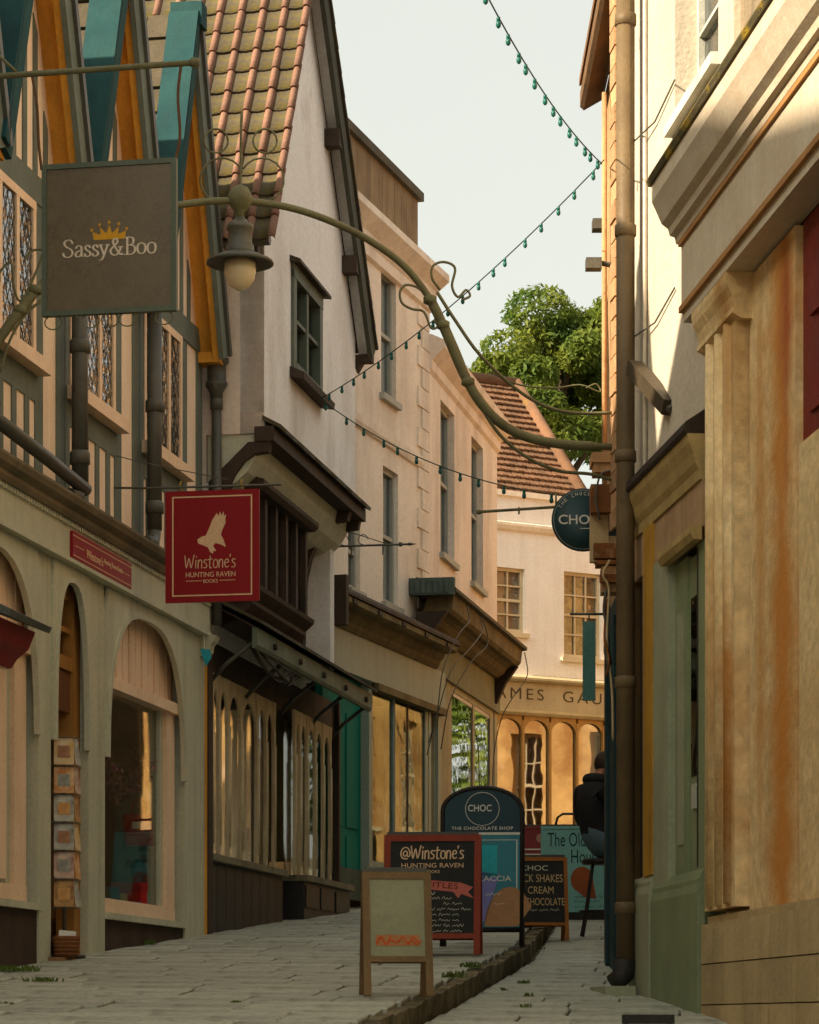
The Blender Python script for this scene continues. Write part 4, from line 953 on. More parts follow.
# honey-stone house opposite, out of the picture to the right: it is what the shop windows mirror
FG = Fr((8.2, 33), .06, -1, lane_z(33))
gg = frthing('stone_house', 'honey-coloured stone house standing round the corner, mirrored in the shop windows', 'building', FG)
HS = mat('honey_stone', (226, 180, 112), (170, 120, 66), scale=.8, contrast=.8, patch=.58, pcol=(232, 196, 160), pscale=.5, bump=.5, bscale=14, streak=.2, sc_col=(130, 96, 60))
wg = [(.9 + i * 1.55, 1.5 + i * 1.55, z, z + 1.9) for i in range(10) for z in (2.1, 5.2)]
B(FG).wall(0, 18, -1, 8.2, 0, -.4, wg).build('wall', HS, gg)
B(FG).box(0, 18, -7, -.42, -1, 8.1).build('body', DARKIN, gg)
for h in wg: sash(FG, gg, *h, 4, 3, CW, .2)
B(FG).sect([(-7.2, 8.2), (.3, 8.2), (-3.4, 11)], -.2, 18.2).build('roof', ERT, gg)
# climbing shrub whose reflection fills the bend shop's window
sh = thing('climbing_shrub', 'sunlit leafy shrub beside the corner shop, mirrored in the pink house shop window', 'shrub', loc=(7.6, 54.0, lane_z(54)))
def foliage(name, parent, ells, n, size, m, seed, flat=.35):
    r = random.Random(seed); b = B()
    for (cx, cy, cz, rx, ry, rz, wgt) in ells:
        for _ in range(int(n * wgt)):
            d = Vector((r.gauss(0, 1), r.gauss(0, 1), r.gauss(0, 1))).normalized(); k = r.uniform(.55, 1.0) ** .6
            p = Vector((cx + d.x * rx * k, cy + d.y * ry * k, cz + d.z * rz * k))
            nn = (d * .6 + Vector((r.uniform(-1, 1), r.uniform(-1, 1), r.uniform(-.2, 1.2)))).normalized(); t = nn.orthogonal().normalized()
            t = (Matrix.Rotation(r.uniform(0, 6.28), 3, nn) @ t); s_ = nn.cross(t); l = size * r.uniform(.6, 1.3)
            b.face([b.bm.verts.new(p - t * l), b.bm.verts.new(p + s_ * l * flat - t * l * .1), b.bm.verts.new(p + t * l), b.bm.verts.new(p - s_ * l * flat - t * l * .1)])
    return b.build(name, m, parent)
def leafmat(name, c1, c2, tr=.35):
    m = mat(name, c1, c2, rough=.6, scale=1.1, contrast=.7, bump=0, grain=.2)
    t = m.node_tree; p = t.nodes['Principled BSDF']; o = t.nodes['Material Output']
    tl = t.nodes.new('ShaderNodeBsdfTranslucent'); mx = t.nodes.new('ShaderNodeMixShader'); mx.inputs[0].default_value = tr
    src = p.inputs['Base Color'].links[0].from_socket; t.links.new(src, tl.inputs[0]); t.links.new(p.outputs[0], mx.inputs[1]); t.links.new(tl.outputs[0], mx.inputs[2]); t.links.new(mx.outputs[0], o.inputs[0])
    return m
LM = leafmat('tree_leaf', (124, 134, 50), (76, 102, 42), .5); BARK = mat('bark', (92, 78, 58), (66, 56, 44), bump=.6, bscale=20)
foliage('leaves', sh, [(0, 0, 2.0, 2.1, 1.6, 2.0, 1), (.2, 0, 5.0, 2.0, 1.6, 2.0, 1)], 2600, .16, LM, 8)
B().tube([(0, 0, 0), (.05, 0, 1.5), (.1, 0, 3.2)], [.07, .05, .02], 8).build('stem', BARK, sh)

# ================================================================== TREE behind the roofs
TY = 62.0
tp = at(556, 405, TY); base = Vector((tp.x, TY, lane_z(TY) - .1))
tree = thing('broadleaf_tree', 'full green broadleaf tree rising behind the clay-tiled roof', 'tree', loc=base)
th_ = tp.z - base.z; rt = random.Random(3); blobs = []
for i in range(64):
    a = rt.uniform(0, 6.28); el = rt.uniform(-.55, 1.25); k = rt.uniform(.55, 1)
    x, y, z = 2.35 * k * math.cos(a) * math.cos(el), 2.2 * k * math.sin(a) * math.cos(el), 2.15 * k * math.sin(el)
    r_ = rt.uniform(.32, .85); k2 = rt.uniform(.9, 1.12); x, y, z = x * k2, y * k2, z * k2; blobs.append((x, y, th_ + z - .1, r_, r_, r_ * .75, 1))
foliage('crown', tree, blobs, 760, .09, LM, 12)
b = B(); b.tube([(0, 0, 0), (.1, 0, th_ * .4), (0, .1, th_ * .75), (.1, 0, th_ + .8)], [.32, .25, .18, .05], 10); b.build('trunk', BARK, tree)
for i in range(9):
    x, y, z = blobs[i * 2][:3]; z0_ = th_ - 2.2 + i * .15
    B().tube([(0, .05, z0_), (x * .45, y * .45, (z0_ + z) / 2 + .2), (x, y, z)], [.1, .06, .02], 6).build('limb', BARK, tree)

# ================================================================== RENDERED HOUSE (right)
F5 = Fr((1.46, 19.5), -.107, -1, lane_z(19.5))
gr = frthing('rendered_house', 'white rendered house on the right with thick drainpipe and sage-green shop door', 'building', F5)
RE = .24
RW = mat('right_white_render', (200, 190, 172), (188, 176, 156), streak=.3, sc_col=(176, 156, 128), bump=.35, bscale=30, scale=.7)
B(F5).wall(-2.84, RE, 3.2, 5.0, 0, -.3).build('wall', RW, gr); B(F5).wall(-3.6, RE, 5.0, 9.4, 0, -.3, [(-3.2, -1.94, 5.38, 7.4)]).build('upper_wall', RW, gr)
B(F5).box(-3.55, RE - .01, -5, -.32, 3.0, 9.3).build('upper_storey', DARKIN, gr)
sash(F5, gr, -3.2, -1.94, 5.38, 7.4, 4, 2, mat('pale_sash', (206, 206, 192)), .18, blind_or_room=mat('grey_room', (70, 74, 70)))  # grey sheet close behind the glass stands in for the dim room
B(F5).wall(-3.35, -1.84, 7.4, 7.48, .03, 0).build('window_head', GW, gr)
# ragged brick edge at the far corner
BRK = mat('orange_brick_edge', (190, 152, 112), (164, 126, 90), bump=.6, bscale=25, rnd=.2, streak=.4, sc_col=(110, 84, 56))
qr = random.Random(2)
for i in range(31):
    z = 3.2 + i * .135; B(F5).box(RE - .16 - qr.uniform(0, .05), RE + .012, -.2, .012 + qr.uniform(0, .012), z, z + .122).build('corner_brick', BRK, gr, .008)
# thick downpipe with clips
ps = F5.px(624, 700, .13)[0]
BP = mat('brown_pipe_paint', (112, 94, 66), (92, 76, 54), rough=.5, streak=.3, sc_col=(70, 58, 42), bump=.2)
b = B(F5); b.tube([(ps, .12, .12), (ps, .12, 7.4)], .062, 14)
for z in (.5, 2.0, 3.5, 5.0, 6.4): b.lathe([(.062, -.04), (.072, -.035), (.072, .035), (.062, .04)], (ps, .12, z), 14)
b.build('downpipe', BP, gr)
b = B(F5); b.tube([(ps, .12, .16), (ps, .13, .06), (ps - .02, .2, .0)], .07, 12); b.build('pipe_shoe', BLACKPAINT, gr)
B(F5).tube([(ps - .16, .02, .6), (ps - .16, .02, 7.3)], .014, 8).build('conduit', RW, gr)
for z in (4.3, 5.6): B(F5).tube([(ps, .06, z), (ps - .5, .02, z - .03), (ps - 1.1, .012, z + .04)], .006, 5).build('wall_cable', IRON, gr)
# angled floodlight
fl_ = frthing('wall_floodlight', 'dark boxy floodlight angled out from the white wall on the right', 'light', shift(F5, -1.15))
pA, pB = F5.local(at(634, 368, 18.35)), F5.local(at(670, 408, 17.7))
vA, vB = Vector((pA[0] + 1.15, pA[1], pA[2])), Vector((pB[0] + 1.15, pB[1], pB[2]))
B(F5).tube([vA, vB], .075, 4, flat=.9).build('lamp_housing', mat('bronze_box', (72, 62, 46), (58, 50, 38), rough=.5), fl_, .01)
B(F5).tube([vB, (vB.x - .02, 0.0, vB.z - .02)], .03, 8).build('mount', IRON, fl_)
# shop cornice and fascia
PAINT = mat('buff_shop_paint', (182, 158, 104), (160, 136, 88), rough=.6, streak=.35, sc_col=(112, 86, 48))
B(F5).sect([(0, 3.40), (.12, 3.32), (.13, 3.27), (.12, 3.25), (0, 3.25)], -2.84, -.72).build('lead_flashing', mat('dark_flashing', (58, 46, 36), (44, 36, 30), bump=.4), gr)
B(F5).sect([(0, 2.98), (.035, 2.98), (.04, 3.04), (.06, 3.08), (.075, 3.14), (.10, 3.20), (.11, 3.25), (0, 3.25)], -2.84, -.75).build('shop_cornice', PAINT, gr)
B(F5).box(-2.84, -.45, -.1, .02, 2.70, 2.98).build('shop_fascia', mat('pinkish_fascia', (178, 148, 112), (156, 126, 94), streak=.5, sc_col=(110, 84, 56)), gr, .006)
B(F5).sect([(.02, 2.62), (.07, 2.62), (.09, 2.66), (.09, 2.70), (.02, 2.72)], -2.84, -1.82).build('door_hood', PAINT, gr)
GAP_SHADE = BLACKPAINT  # black colour stands in for the shade in the door gap
RG = mat('sage_door_paint', (134, 144, 108), (120, 132, 100), rough=.55, streak=.25, sc_col=(96, 96, 66), bump=.12)
RGL = mat('pale_sage_paint', (158, 160, 132), (144, 148, 122), rough=.6, streak=.25, sc_col=(116, 110, 80), bump=.15)
YEL = mat('ochre_yellow_pilaster', (196, 150, 52), (168, 124, 44), rough=.6, streak=.5, sc_col=(104, 76, 34), bump=.2)
B(F5).box(-.66, -.30, -.1, .03, 0, 2.98).build('wall_pier', mat('brown_pier', (120, 96, 60), (96, 76, 50), streak=.4), gr, .01)
B(F5).box(-1.07, -.66, -.12, -.02, .6, 2.75).build('recess', DARKWOOD, gr)
B(F5).box(-1.38, -1.07, -.1, .035, .70, 2.98).build('pilaster', YEL, gr, .02)
B(F5).box(-1.86, -1.39, -.1, .03, .0, 2.70).build('door_post', RGL, gr, .02)
b = B(F5); b.box(-2.22, -1.86, -.2, -.02, .6, 2.62); dp = b.build('door_frame', RG, gr, .01)
B(F5).box(-2.12, -1.95, -.02, -.012, .85, 2.3).build('frame_panel', RGL, dp, .01)
dr5 = B(F5).box(-2.58, -2.22, -.12, -.035, .0, 2.6).build('shop_door', RG, gr, .01)
B(F5).box(-2.52, -2.28, -.035, -.03, 1.25, 2.35).build('door_glass', glass('door_glass', (.3, .34, .28), .05, 2, 1.2), dr5)
B(F5).box(-2.44, -2.34, -.035, -.02, 1.05, 1.2).build('letter_plate', mat('pale_plate', (196, 196, 178)), dr5, .01)
B(F5).box(-2.62, -2.58, -.2, -.06, .2, 2.62).build('door_gap_shade', GAP_SHADE, gr); B(F5).box(-2.84, -2.62, -.12, .004, .0, 2.62).build('door_post', RG, gr, .01)
B(F5).box(-2.66, -2.625, -.1, .0065, .68, 2.6).build('slit_shade', BLACKPAINT, gr)  # thin black strip on the post paints the shaded slit by the door
# plinth blocks
B(F5).sect([(-.1, -.15), (.06, -.15), (.06, .58), (.045, .63), (.045, .66), (.02, .70), (-.1, .70)], -1.38, -.66).build('plinth', RGL, gr)
B(F5).sect([(-.1, -.25), (.05, -.25), (.05, .52), (.035, .57), (.035, .60), (.01, .66), (-.1, .66)], -2.84, -1.39).build('plinth', RG, gr)
B(F5).box(-1.15, -.55, .10, .30, -.25, -.02).build('step', RGL, gr, .02)

# ================================================================== TEAL SHOP beyond the drainpipe
F6 = Fr((1.56, 20.1), .0, -1, lane_z(20.1)); L6 = 2.25
g6 = frthing('teal_shop', 'narrow old building with dark teal shopfront and clutter of pipes past the drainpipe', 'building', F6)
OLDW = mat('patched_old_wall', (196, 152, 106), (160, 128, 92), streak=.5, sc_col=(110, 80, 52), bump=.5, bscale=25, patch=.6, pcol=(180, 170, 150), pscale=3)
B(F6).box(0.02, L6, -5, 0, 2.9, 7.1).build('wall', OLDW, g6)
DT = mat('dark_teal_paint', (30, 62, 64), (24, 50, 54), rough=.5, streak=.3, sc_col=(18, 34, 36), bump=.12)
B(F6).box(0.02, L6, -5, .006, -.1, 2.9).build('shopfront', DT, g6)
for i in range(3): B(F6).box(.1 + i * .8, .22 + i * .8, .006, .03, .0, 2.75).build('pilaster', DT, g6, .01)
B(F6).sect([(0, 7.12), (.02, 7.10), (.16, 7.02), (.19, 7.05), (.19, 7.16), (0, 7.30)], -.05, L6 + .15).build('eaves', mat('brown_eaves', (116, 88, 58), (92, 70, 48), bump=.3, streak=.3), g6)
B(F6).sect([(-4, 8.8), (.2, 7.2), (.2, 7.26), (-4, 8.9)], -.05, L6 + .1).build('roof', ERT, g6)
RUST = mat('rusty_metal', (150, 92, 44), (104, 70, 44), bump=.5, patch=.55, pcol=(176, 150, 110), pscale=8)
# clutter on the near end of the wall: (px box) -> real boxes standing off the wall
CRT = mat('cream_trunking', (204, 180, 136), (184, 160, 118), streak=.4, sc_col=(140, 96, 54))
def clut(nm, x0, x1, y0, y1, sN, dep, m, bev=.012):
    pa, pb = F6.local(at(x0, y0, 20.1 + sN)), F6.local(at(x1, y1, 20.1 + sN)); o1 = pa[1]; o0 = max(0.0, pb[1] - .1)
    return B(F6).box(sN, sN + dep, o0, o1, pb[2], pa[2]).build(nm, m, g6, bev)
clut('stone_corbel', 592, 606, 452, 462, .40, .3, OLDW, .02); clut('stone_corbel', 594, 606, 462, 472, .42, .25, OLDW, .02)
clut('junction_box', 591, 612, 484, 512, .34, .2, RUST); clut('trunking', 590, 595, 512, 562, .46, .06, CRT, .006); clut('backing_panel', 595, 611, 512, 536, .5, .1, DT); clut('trunking', 595, 612, 536, 562, .48, .12, CRT)
clut('bracket_block', 594, 604, 543, 558, .36, .08, RUST); clut('shelf_bracket', 597, 613, 560, 564, .34, .22, RUST, .004); clut('junction_box', 602, 613, 566, 592, .36, .2, OLDW)
clut('junction_box', 600, 611, 574, 582, .30, .05, RUST)
def f6px(pts, sN): return [F6.local(at(x, y, 20.1 + sN)) for x, y in pts]
for i, (pts, sN, r_, m_) in enumerate((([(606, 590), (604, 610), (607, 630), (605, 650), (609, 668)], .3, .012, IRON), ([(610, 560), (603, 575), (609, 590), (607, 640), (612, 690), (613, 740)], .28, .010, CRT), ([(612, 470), (600, 476), (596, 500), (600, 520)], .3, .008, IRON), ([(608, 600), (606, 640), (610, 665)], .36, .02, RUST), ([(605, 640), (609, 660), (606, 676)], .26, .010, RUST))):
    B(F6).tube(smooth_line([tuple(p) for p in f6px(pts, sN)]), r_, 7).build('conduit', m_, g6)
B(F6).tube([(1.6, .05, 6.9), (1.6, .05, 3.4)], .02, 7).build('conduit', OLDW, g6)
B(F6).box(2.2, 2.34, .02, .10, 6.02, 6.1).build('insulator', IRON, g6)
bl = frthing('bullet_camera', 'small dark box camera sticking out from the old wall below the eaves', 'camera', shift(F6, 1.2, 5.45))
B(F6).tube([(0, .0, .0), (0, .1, .02)], .02, 6).build('stalk', IRON, bl); B(F6).box(-.06, .06, .1, .22, -.03, .05).build('camera_body', IRON, bl, .01)
# teal flag sign hung flat along the street edge
fs = frthing('flag_sign', 'pale teal board hanging edge-on outside the dark teal shop', 'sign', shift(F6, 1.9, 2.22))
B(F6).box(-.03, .0, .10, .20, 0, .62).build('board', mat('pale_teal_board', (96, 140, 132), (84, 126, 120)), fs, .006); B(F6).tube([(-.015, 0, .68), (-.015, .30, .68)], .01, 6).build('rod', IRON, fs); B(F6).tube([(-.015, .15, .68), (-.015, .15, .6)], .006, 6).build('hanger', IRON, fs)

# ================================================================== PORTICO BUILDING (nearest right)
gp = frthing('portico_building', 'golden stone portico with heavy white cornice nearest the viewer on the right', 'building', F5)
GS = mat('golden_stone', (222, 190, 138), (206, 164, 104), scale=2.6, streak=.9, smap=(.7, 1.5, .75), sc_col=(190, 116, 32), bump=.55, bscale=22, patch=.60, pcol=(164, 112, 56), pscale=1.0, grain=.25)
GSL = mat('pale_stone', (190, 168, 124), (166, 146, 108), scale=1.5, streak=.3, sc_col=(130, 104, 66), bump=.45, bscale=24, rnd=.16)
# old rust-ochre run-off stains down the stone, each with a shape of its own
def stained(name, base, spots):
    m = base.copy(); m.name = name; t = m.node_tree; N = t.nodes; L = t.links; p = N['Principled BSDF']; src = p.inputs['Base Color'].links[0].from_socket
    tc = N.new('ShaderNodeTexCoord'); sp_ = N.new('ShaderNodeSeparateXYZ'); L.new(tc.outputs['Object'], sp_.inputs[0])
    for (s_, hw, z0, z1, c_, amt) in spots:
        nz = N.new('ShaderNodeTexNoise'); mp = N.new('ShaderNodeMapping'); mp.inputs['Scale'].default_value = (.6, 1, 1.1); nz.inputs['Scale'].default_value = 2.2; nz.inputs['Detail'].default_value = 8; nz.inputs['Roughness'].default_value = .68
        mp.inputs['Location'].default_value = (s_ * 7, 0, 0); L.new(tc.outputs['Object'], mp.inputs[0]); L.new(mp.outputs[0], nz.inputs['Vector'])
        def math_(op, a, b_=None, c2=None):
            n = N.new('ShaderNodeMath'); n.operation = op; n.use_clamp = False
            for k, v in enumerate((a, b_, c2)):
                if v is None: continue
                if isinstance(v, (int, float)): n.inputs[k].default_value = v
                else: L.new(v, n.inputs[k])
            return n.outputs[0]
        d = math_('ABSOLUTE', math_('SUBTRACT', sp_.outputs[0], s_)); f = math_('SUBTRACT', 1.0, math_('DIVIDE', d, hw))
        zz = math_('MINIMUM', math_('MULTIPLY', math_('SUBTRACT', sp_.outputs[2], z0), 1.2), math_('MULTIPLY', math_('SUBTRACT', z1, sp_.outputs[2]), 1.2)); zz = math_('MINIMUM', zz, .5)
        v = math_('ADD', math_('ADD', f, zz), math_('MULTIPLY', math_('SUBTRACT', nz.outputs[0], .5), 2.2))
        mr = N.new('ShaderNodeMapRange'); mr.inputs[1].default_value = .35; mr.inputs[2].default_value = 1.35; mr.inputs[4].default_value = amt; L.new(v, mr.inputs[0])
        x = N.new('ShaderNodeMix'); x.data_type = 'RGBA'; L.new(mr.outputs[0], x.inputs[0]); L.new(src, x.inputs[6]); x.inputs[7].default_value = lin(c_); src = x.outputs[2]
    L.new(src, p.inputs['Base Color']); MATS[name] = m; return m
GS = mat('buff_stone', (226, 200, 152), (212, 180, 126), scale=1.2, bump=.5, bscale=24, patch=.64, pcol=(190, 150, 96), pscale=.8, grain=.25, smap=(.6, 1, .6), streak=.35, sc_col=(170, 132, 84))
GSB = stained('stained_block', GS, [(-4.5, .34, .2, 4.2, (198, 124, 36), .85), (-4.0, .16, 1.0, 3.6, (196, 130, 50), .6), (-4.6, .2, 3.0, 3.9, (150, 60, 34), .7)])
GSC = stained('stained_column', GS, [(-3.55, .2, .4, 2.2, (186, 116, 36), .8), (-3.2, .14, 1.2, 2.6, (176, 122, 56), .6), (-3.6, .2, 3.0, 4.1, (170, 120, 60), .7)])
CP = mat('white_entablature', (200, 188, 166), (190, 174, 150), streak=.2, sc_col=(170, 140, 100), bump=.15)
SE = -2.62
B(F5).box(-9, -2.86, -5, -.12, -.4, 3.95).build('wall', GS, gp)
B(F5).box(-9, -3.6, -5, -.04, 4.6, 9.4).build('upper_wall', mat('grey_upper_wall', (150, 134, 108), (130, 116, 94), streak=.4, bump=.4), gp)
# shafts
def shaft(a0, a1, o, z0, z1, m, nm='pilaster'): return B(F5).box(a0, a1, -.12, o, z0, z1).build(nm, m, gp, .015)
shaft(-3.72, -2.92, .02, .40, 3.74, GSC); [B(F5).tube([(s_, -.05, .42), (s_, -.05, 3.72)], .10, 20).build('column_reed', GSC, gp) for s_ in (-3.08, -3.32, -3.56)]; shaft(-4.80, -3.74, -.06, .36, 3.94, GSB)
b = B(F5); b.sect([(-.1, 3.70), (.0, 3.70), (.055, 3.73), (.055, 3.76), (.04, 3.77), (.055, 3.83), (.08, 3.88), (.088, 3.92), (.088, 3.96), (-.1, 3.96)], -3.80, -2.86); b.build('capital', GSC, gp)
# plinth in blocks
for r_ in range(3):
    z = .02 - .36 + r_ * .24; a = -2.86
    while a > -8:
        l = .62 if (r_ + int(a)) % 2 else .5
        B(F5).box(a - l + .022, a, -.12, .03, z - .05, z + .182).build('plinth_stone', GSL, gp, .014); a -= l
B(F5).box(-8, -2.86, -.12, -.01, -.5, .37).build('plinth_core', GSL, gp)
# entablature
B(F5).box(-9, SE, -.10, .09, 3.96, 4.02).build('architrave', CP, gp, .006)
B(F5).box(-9, SE, -.10, .10, 4.06, 4.42).build('frieze', CP, gp, .004); B(F5).box(-9, SE + .01, -.1, .115, 4.02, 4.055).build('bead', mat('rusty_bead', (176, 128, 76)), gp)
B(F5).box(-9, SE + .01, -.1, .118, 4.42, 4.45).build('bead', mat('rusty_bead', (176, 128, 76)), gp)
B(F5).sect([(-.1, 4.45), (.12, 4.45), (.13, 4.49), (.16, 4.50), (.17, 4.54), (.21, 4.57), (.25, 4.66), (.27, 4.70), (.27, 4.80), (-.1, 4.82)], -9, SE + .06).build('cornice', CP, gp)
mg_ = mat('mossy_lead_top', (92, 84, 58), (76, 70, 50), bump=.5, patch=.50, pcol=(150, 124, 30), pscale=4)
B(F5).sect([(-.1, 4.80), (.285, 4.80), (.30, 4.83), (.28, 4.87), (-.1, 5.0)], -9, SE + .09).build('cornice_flashing', mg_, gp)
B(F5).box(-6.94, -4.82, -.12, -.075, .36, 2.78).build('stone_panel', GS, gp, .01)
rd = B(F5).box(-6.9, -4.85, -.13, -.09, 2.78, 3.94).build('red_panel', mat('deep_red_door', (120, 20, 18), (100, 16, 16), rough=.4), gp)
for z in (2.9, 3.4): B(F5).box(-5.8, -5.05, -.09, -.07, z, z + .42).build('door_panel', mat('deep_red_door', (120, 20, 18)), rd, .02)
shaft(-8.6, -6.95, -.035, .36, 3.94, GS)
# ================================================================== LAMP ARCH over the street
def ay(x): return 18.2 + (x + 47) / 659 * 1.5
def A(x, y, dy=0.0): return at(x, y, ay(x) + dy)
lb = at(612, 447, ay(612))
lamp = thing('street_lamp', 'old iron lamp with clear bulb hanging from an arched bracket spanning the street', 'street lamp', loc=lb)
def lt(p): return Vector(p) - lb
arch_px = [(615, 447), (590, 446), (560, 444), (530, 438), (503, 425), (480, 402), (462, 370), (445, 330), (428, 296), (404, 266), (372, 242), (335, 223), (295, 209), (255, 202), (215, 201), (180, 205), (140, 214), (100, 232), (62, 262), (30, 298), (0, 338), (-30, 385), (-47, 420)]
ap = smooth_line([tuple(lt(A(*p))) for p in arch_px], 4)
rad = []
for i in range(len(ap)):
    x = arch_px[min(len(arch_px) - 1, i // 4)][0]; rad.append(.034 if (430 < x < 600 or x < 60) else .024)
B().tube(ap, rad, 10).build('arch_arm', OLIVEIRON, lamp)
b = B()
for x, y in ((430, 300), (443, 325), (468, 382), (20, 310), (36, 290)):
    p = lt(A(x, y)); B().lathe([(.03, -.03), (.046, -.02), (.046, .02), (.03, .03)], p, 10).build('collar', OLIVEIRON, lamp)
def rodpx(pts, r, nm, par, off=0.0): return B().tube(smooth_line([tuple(lt(A(x, y, off))) for x, y in pts], 5), r, 6).build(nm, OLIVEIRON, par)
rodpx([(612, 413), (575, 413), (545, 406), (515, 388), (480, 355), (455, 320), (437, 292)], .012, 'stay_rod', lamp)
rodpx([(612, 480), (590, 474), (560, 471), (530, 459), (500, 435), (478, 400), (460, 355), (447, 325)], .012, 'stay_rod', lamp)
rodpx([(462, 300), (470, 296), (466, 290), (458, 297), (452, 286), (455, 268), (444, 262), (433, 266), (432, 278), (440, 290)], .009, 'scroll', lamp)
rodpx([(433, 320), (438, 326), (431, 328), (424, 312), (412, 309), (402, 303), (400, 292), (406, 285), (418, 288), (428, 298)], .009, 'scroll', lamp)
rodpx([(-10, 285), (10, 262), (14, 288), (22, 300), (40, 262), (42, 250), (30, 252), (24, 262)], .009, 'scroll', lamp)
rodpx([(0, 372), (10, 340), (25, 315), (42, 300)], .010, 'stay_rod', lamp)
rodpx([(490, 372), (520, 385), (555, 388), (580, 385), (600, 392), (596, 384), (586, 388)], .006, 'scroll', lamp)
# lantern
L0 = A(240, 199); c = lt(L0); K = L0.y / FPX
def rp(v): return v * K
b = B(); b.lathe([(rp(2), rp(14)), (rp(8), rp(11)), (rp(12.5), rp(3)), (rp(12.5), -rp(3)), (rp(8), -rp(10)), (rp(4), -rp(13)), (rp(4), -rp(20))], c, 16); b.build('lamp_ball', OLIVEIRON, lamp)
b = B(); b.lathe([(rp(4), -rp(18)), (rp(9), -rp(24)), (rp(13), -rp(26)), (rp(14), -rp(30)), (rp(12), -rp(32)), (rp(12), -rp(44)), (rp(14), -rp(47)), (rp(14), -rp(52)), (rp(16), -rp(55))], c, 18); b.build('lamp_cap', IRON, lamp)
b = B(); b.lathe([(rp(14), -rp(54)), (rp(22), -rp(57)), (rp(33), -rp(62)), (rp(34), -rp(65)), (rp(31), -rp(66)), (rp(15), -rp(61))], c, 24); b.build('shade', IRON, lamp)
gm = bpy.data.materials.new('frosted_globe'); gm.use_nodes = True; gp_ = gm.node_tree.nodes['Principled BSDF']; gp_.inputs['Base Color'].default_value = lin((226, 208, 170)); gp_.inputs['Roughness'].default_value = .25; gp_.inputs['Subsurface Weight'].default_value = .3
b = B(); b.lathe([(rp(15.5), -rp(62)), (rp(16), -rp(72)), (rp(14.5), -rp(80)), (rp(10), -rp(87)), (rp(4), -rp(91)), (rp(.5), -rp(92))], c, 18); b.build('globe', gm, lamp)
def ring(cx, cy, r, w_=.007, a0=0, a1=360): return B().tube([tuple(lt(A(cx + r * math.cos(RD(a)), cy - r * math.sin(RD(a))))) for a in range(a0, a1 + 1, 20)], w_, 6).build('scroll', OLIVEIRON, lamp)
ring(216, 141, 12); ring(265, 141, 12); ring(222, 180, 22, .007, 20, 250); ring(262, 180, 22, .007, -70, 160)
rodpx([(240, 190), (241, 165), (241, 135), (242, 112)], .010, 'spike', lamp)

# ================================================================== STRING LIGHTS
BULB = mat('teal_bulb', (34, 100, 90), (26, 86, 78), rough=.3, bump=0); WIRE = mat('cable_green', (40, 60, 52), (34, 50, 44), bump=0)
def strand(label, P0, P1, sag, n, skip=0):
    t = thing('string_lights', label, 'string lights', loc=P0, group='festoon lights across the street'); d = P1 - P0
    f = lambda u: d * u + Vector((0, 0, -4 * sag * u * (1 - u)))
    B().tube([tuple(f(i / 24)) for i in range(25)], .005, 5).build('wire', WIRE, t)
    r = random.Random(n)
    for i in range(n):
        p = f((i + .5 + r.uniform(-.2, .2)) / n)
        b = B(); b.lathe([(.010, 0), (.012, -.004), (.012, -.028)], p, 8); b.lathe([(.011, -.026), (.016, -.038), (.015, -.058), (.006, -.068)], p, 8); b.build('bulb', BULB, t)
strand('string of small teal bulbs coming down from the top edge to the right eaves', at(482, -14, 16.5), at(602, 164, 20.6), .10, 14)
strand('string of small teal bulbs from the right wall to the gable window', at(604, 160, 20.7), at(322, 398, 26.2), .14, 19)
strand('long low string of teal bulbs from the gable window to the round sign', at(320, 399, 26.2), at(612, 499, 20.6), .22, 14)

# ================================================================== HANGING SIGNS
ang = math.atan2(F1.n.y, F1.n.x)
def frame_ring(b, x0, x1, z0, z1, y0, y1, t):
    b.box(x0, x1, y0, y1, z1 - t, z1); b.box(x0, x1, y0, y1, z0, z0 + t); b.box(x0, x0 + t, y0, y1, z0 + t, z1 - t); b.box(x1 - t, x1, y0, y1, z0 + t, z1 - t)
# --- grey crown sign
YS = 15.4; ks = YS / FPX; o0 = at(110, 68, YS)
s1 = thing('hanging_sign', 'square grey-brown hanging sign with gold crown on the left', 'sign', loc=o0, rz=ang)
def sp(x, y): return ((x - 110) * ks / math.cos(ang), 0, (68 - y) * ks)
brn = mat('taupe_sign_paint', (98, 84, 60), (88, 76, 56), rough=.28, scale=3, bump=.03, grain=.04, spec=.6)
x0, _, z1_ = sp(46, 164); x1, _, z0_ = sp(173, 312)
bd = B().box(x0, x1, -.012, .012, z0_, z1_).build('board', brn, s1)
b = B(); frame_ring(b, sp(41, 0)[0], sp(178, 0)[0], sp(0, 314)[2], sp(0, 162)[2], -.02, .02, .028); b.build('sign_frame', mat('sign_frame_grey', (92, 100, 84), (80, 88, 74), rough=.5), s1, .004)
b = B(); b.tube([sp(-150, 70), sp(196, 68)], .017, 8); b.build('bracket_rod', OLIVEIRON, s1)
b = B(); b.lathe([(.0, -.03), (.026, -.02), (.03, 0), (.026, .02), (0, .03)], sp(196, 68), 10); b.build('finial', OLIVEIRON, s1)
B().tube(smooth_line([sp(-60, 0), sp(-20, 34), sp(14, 66)]), .010, 6).build('stay', OLIVEIRON, s1)
for x in (36, 180):
    B().tube(smooth_line([sp(x - (6 if x < 100 else -2), 70), sp(x - 1, 100), sp(x + 1, 140), sp(x + (4 if x < 100 else -4), 166)]), .009, 6).build('hanger', mat('rusty_strap', (112, 76, 48), (84, 62, 44), bump=.3), s1)
b = B()
for x in (52, 90, 110, 128, 165):
    b.tube([(sp(x + 9 * math.cos(RD(a)), 0)[0], 0, sp(0, 320 + 7 * math.sin(RD(a)))[2]) for a in range(0, 361, 30)], .004, 5)
b.build('scroll', OLIVEIRON, s1)
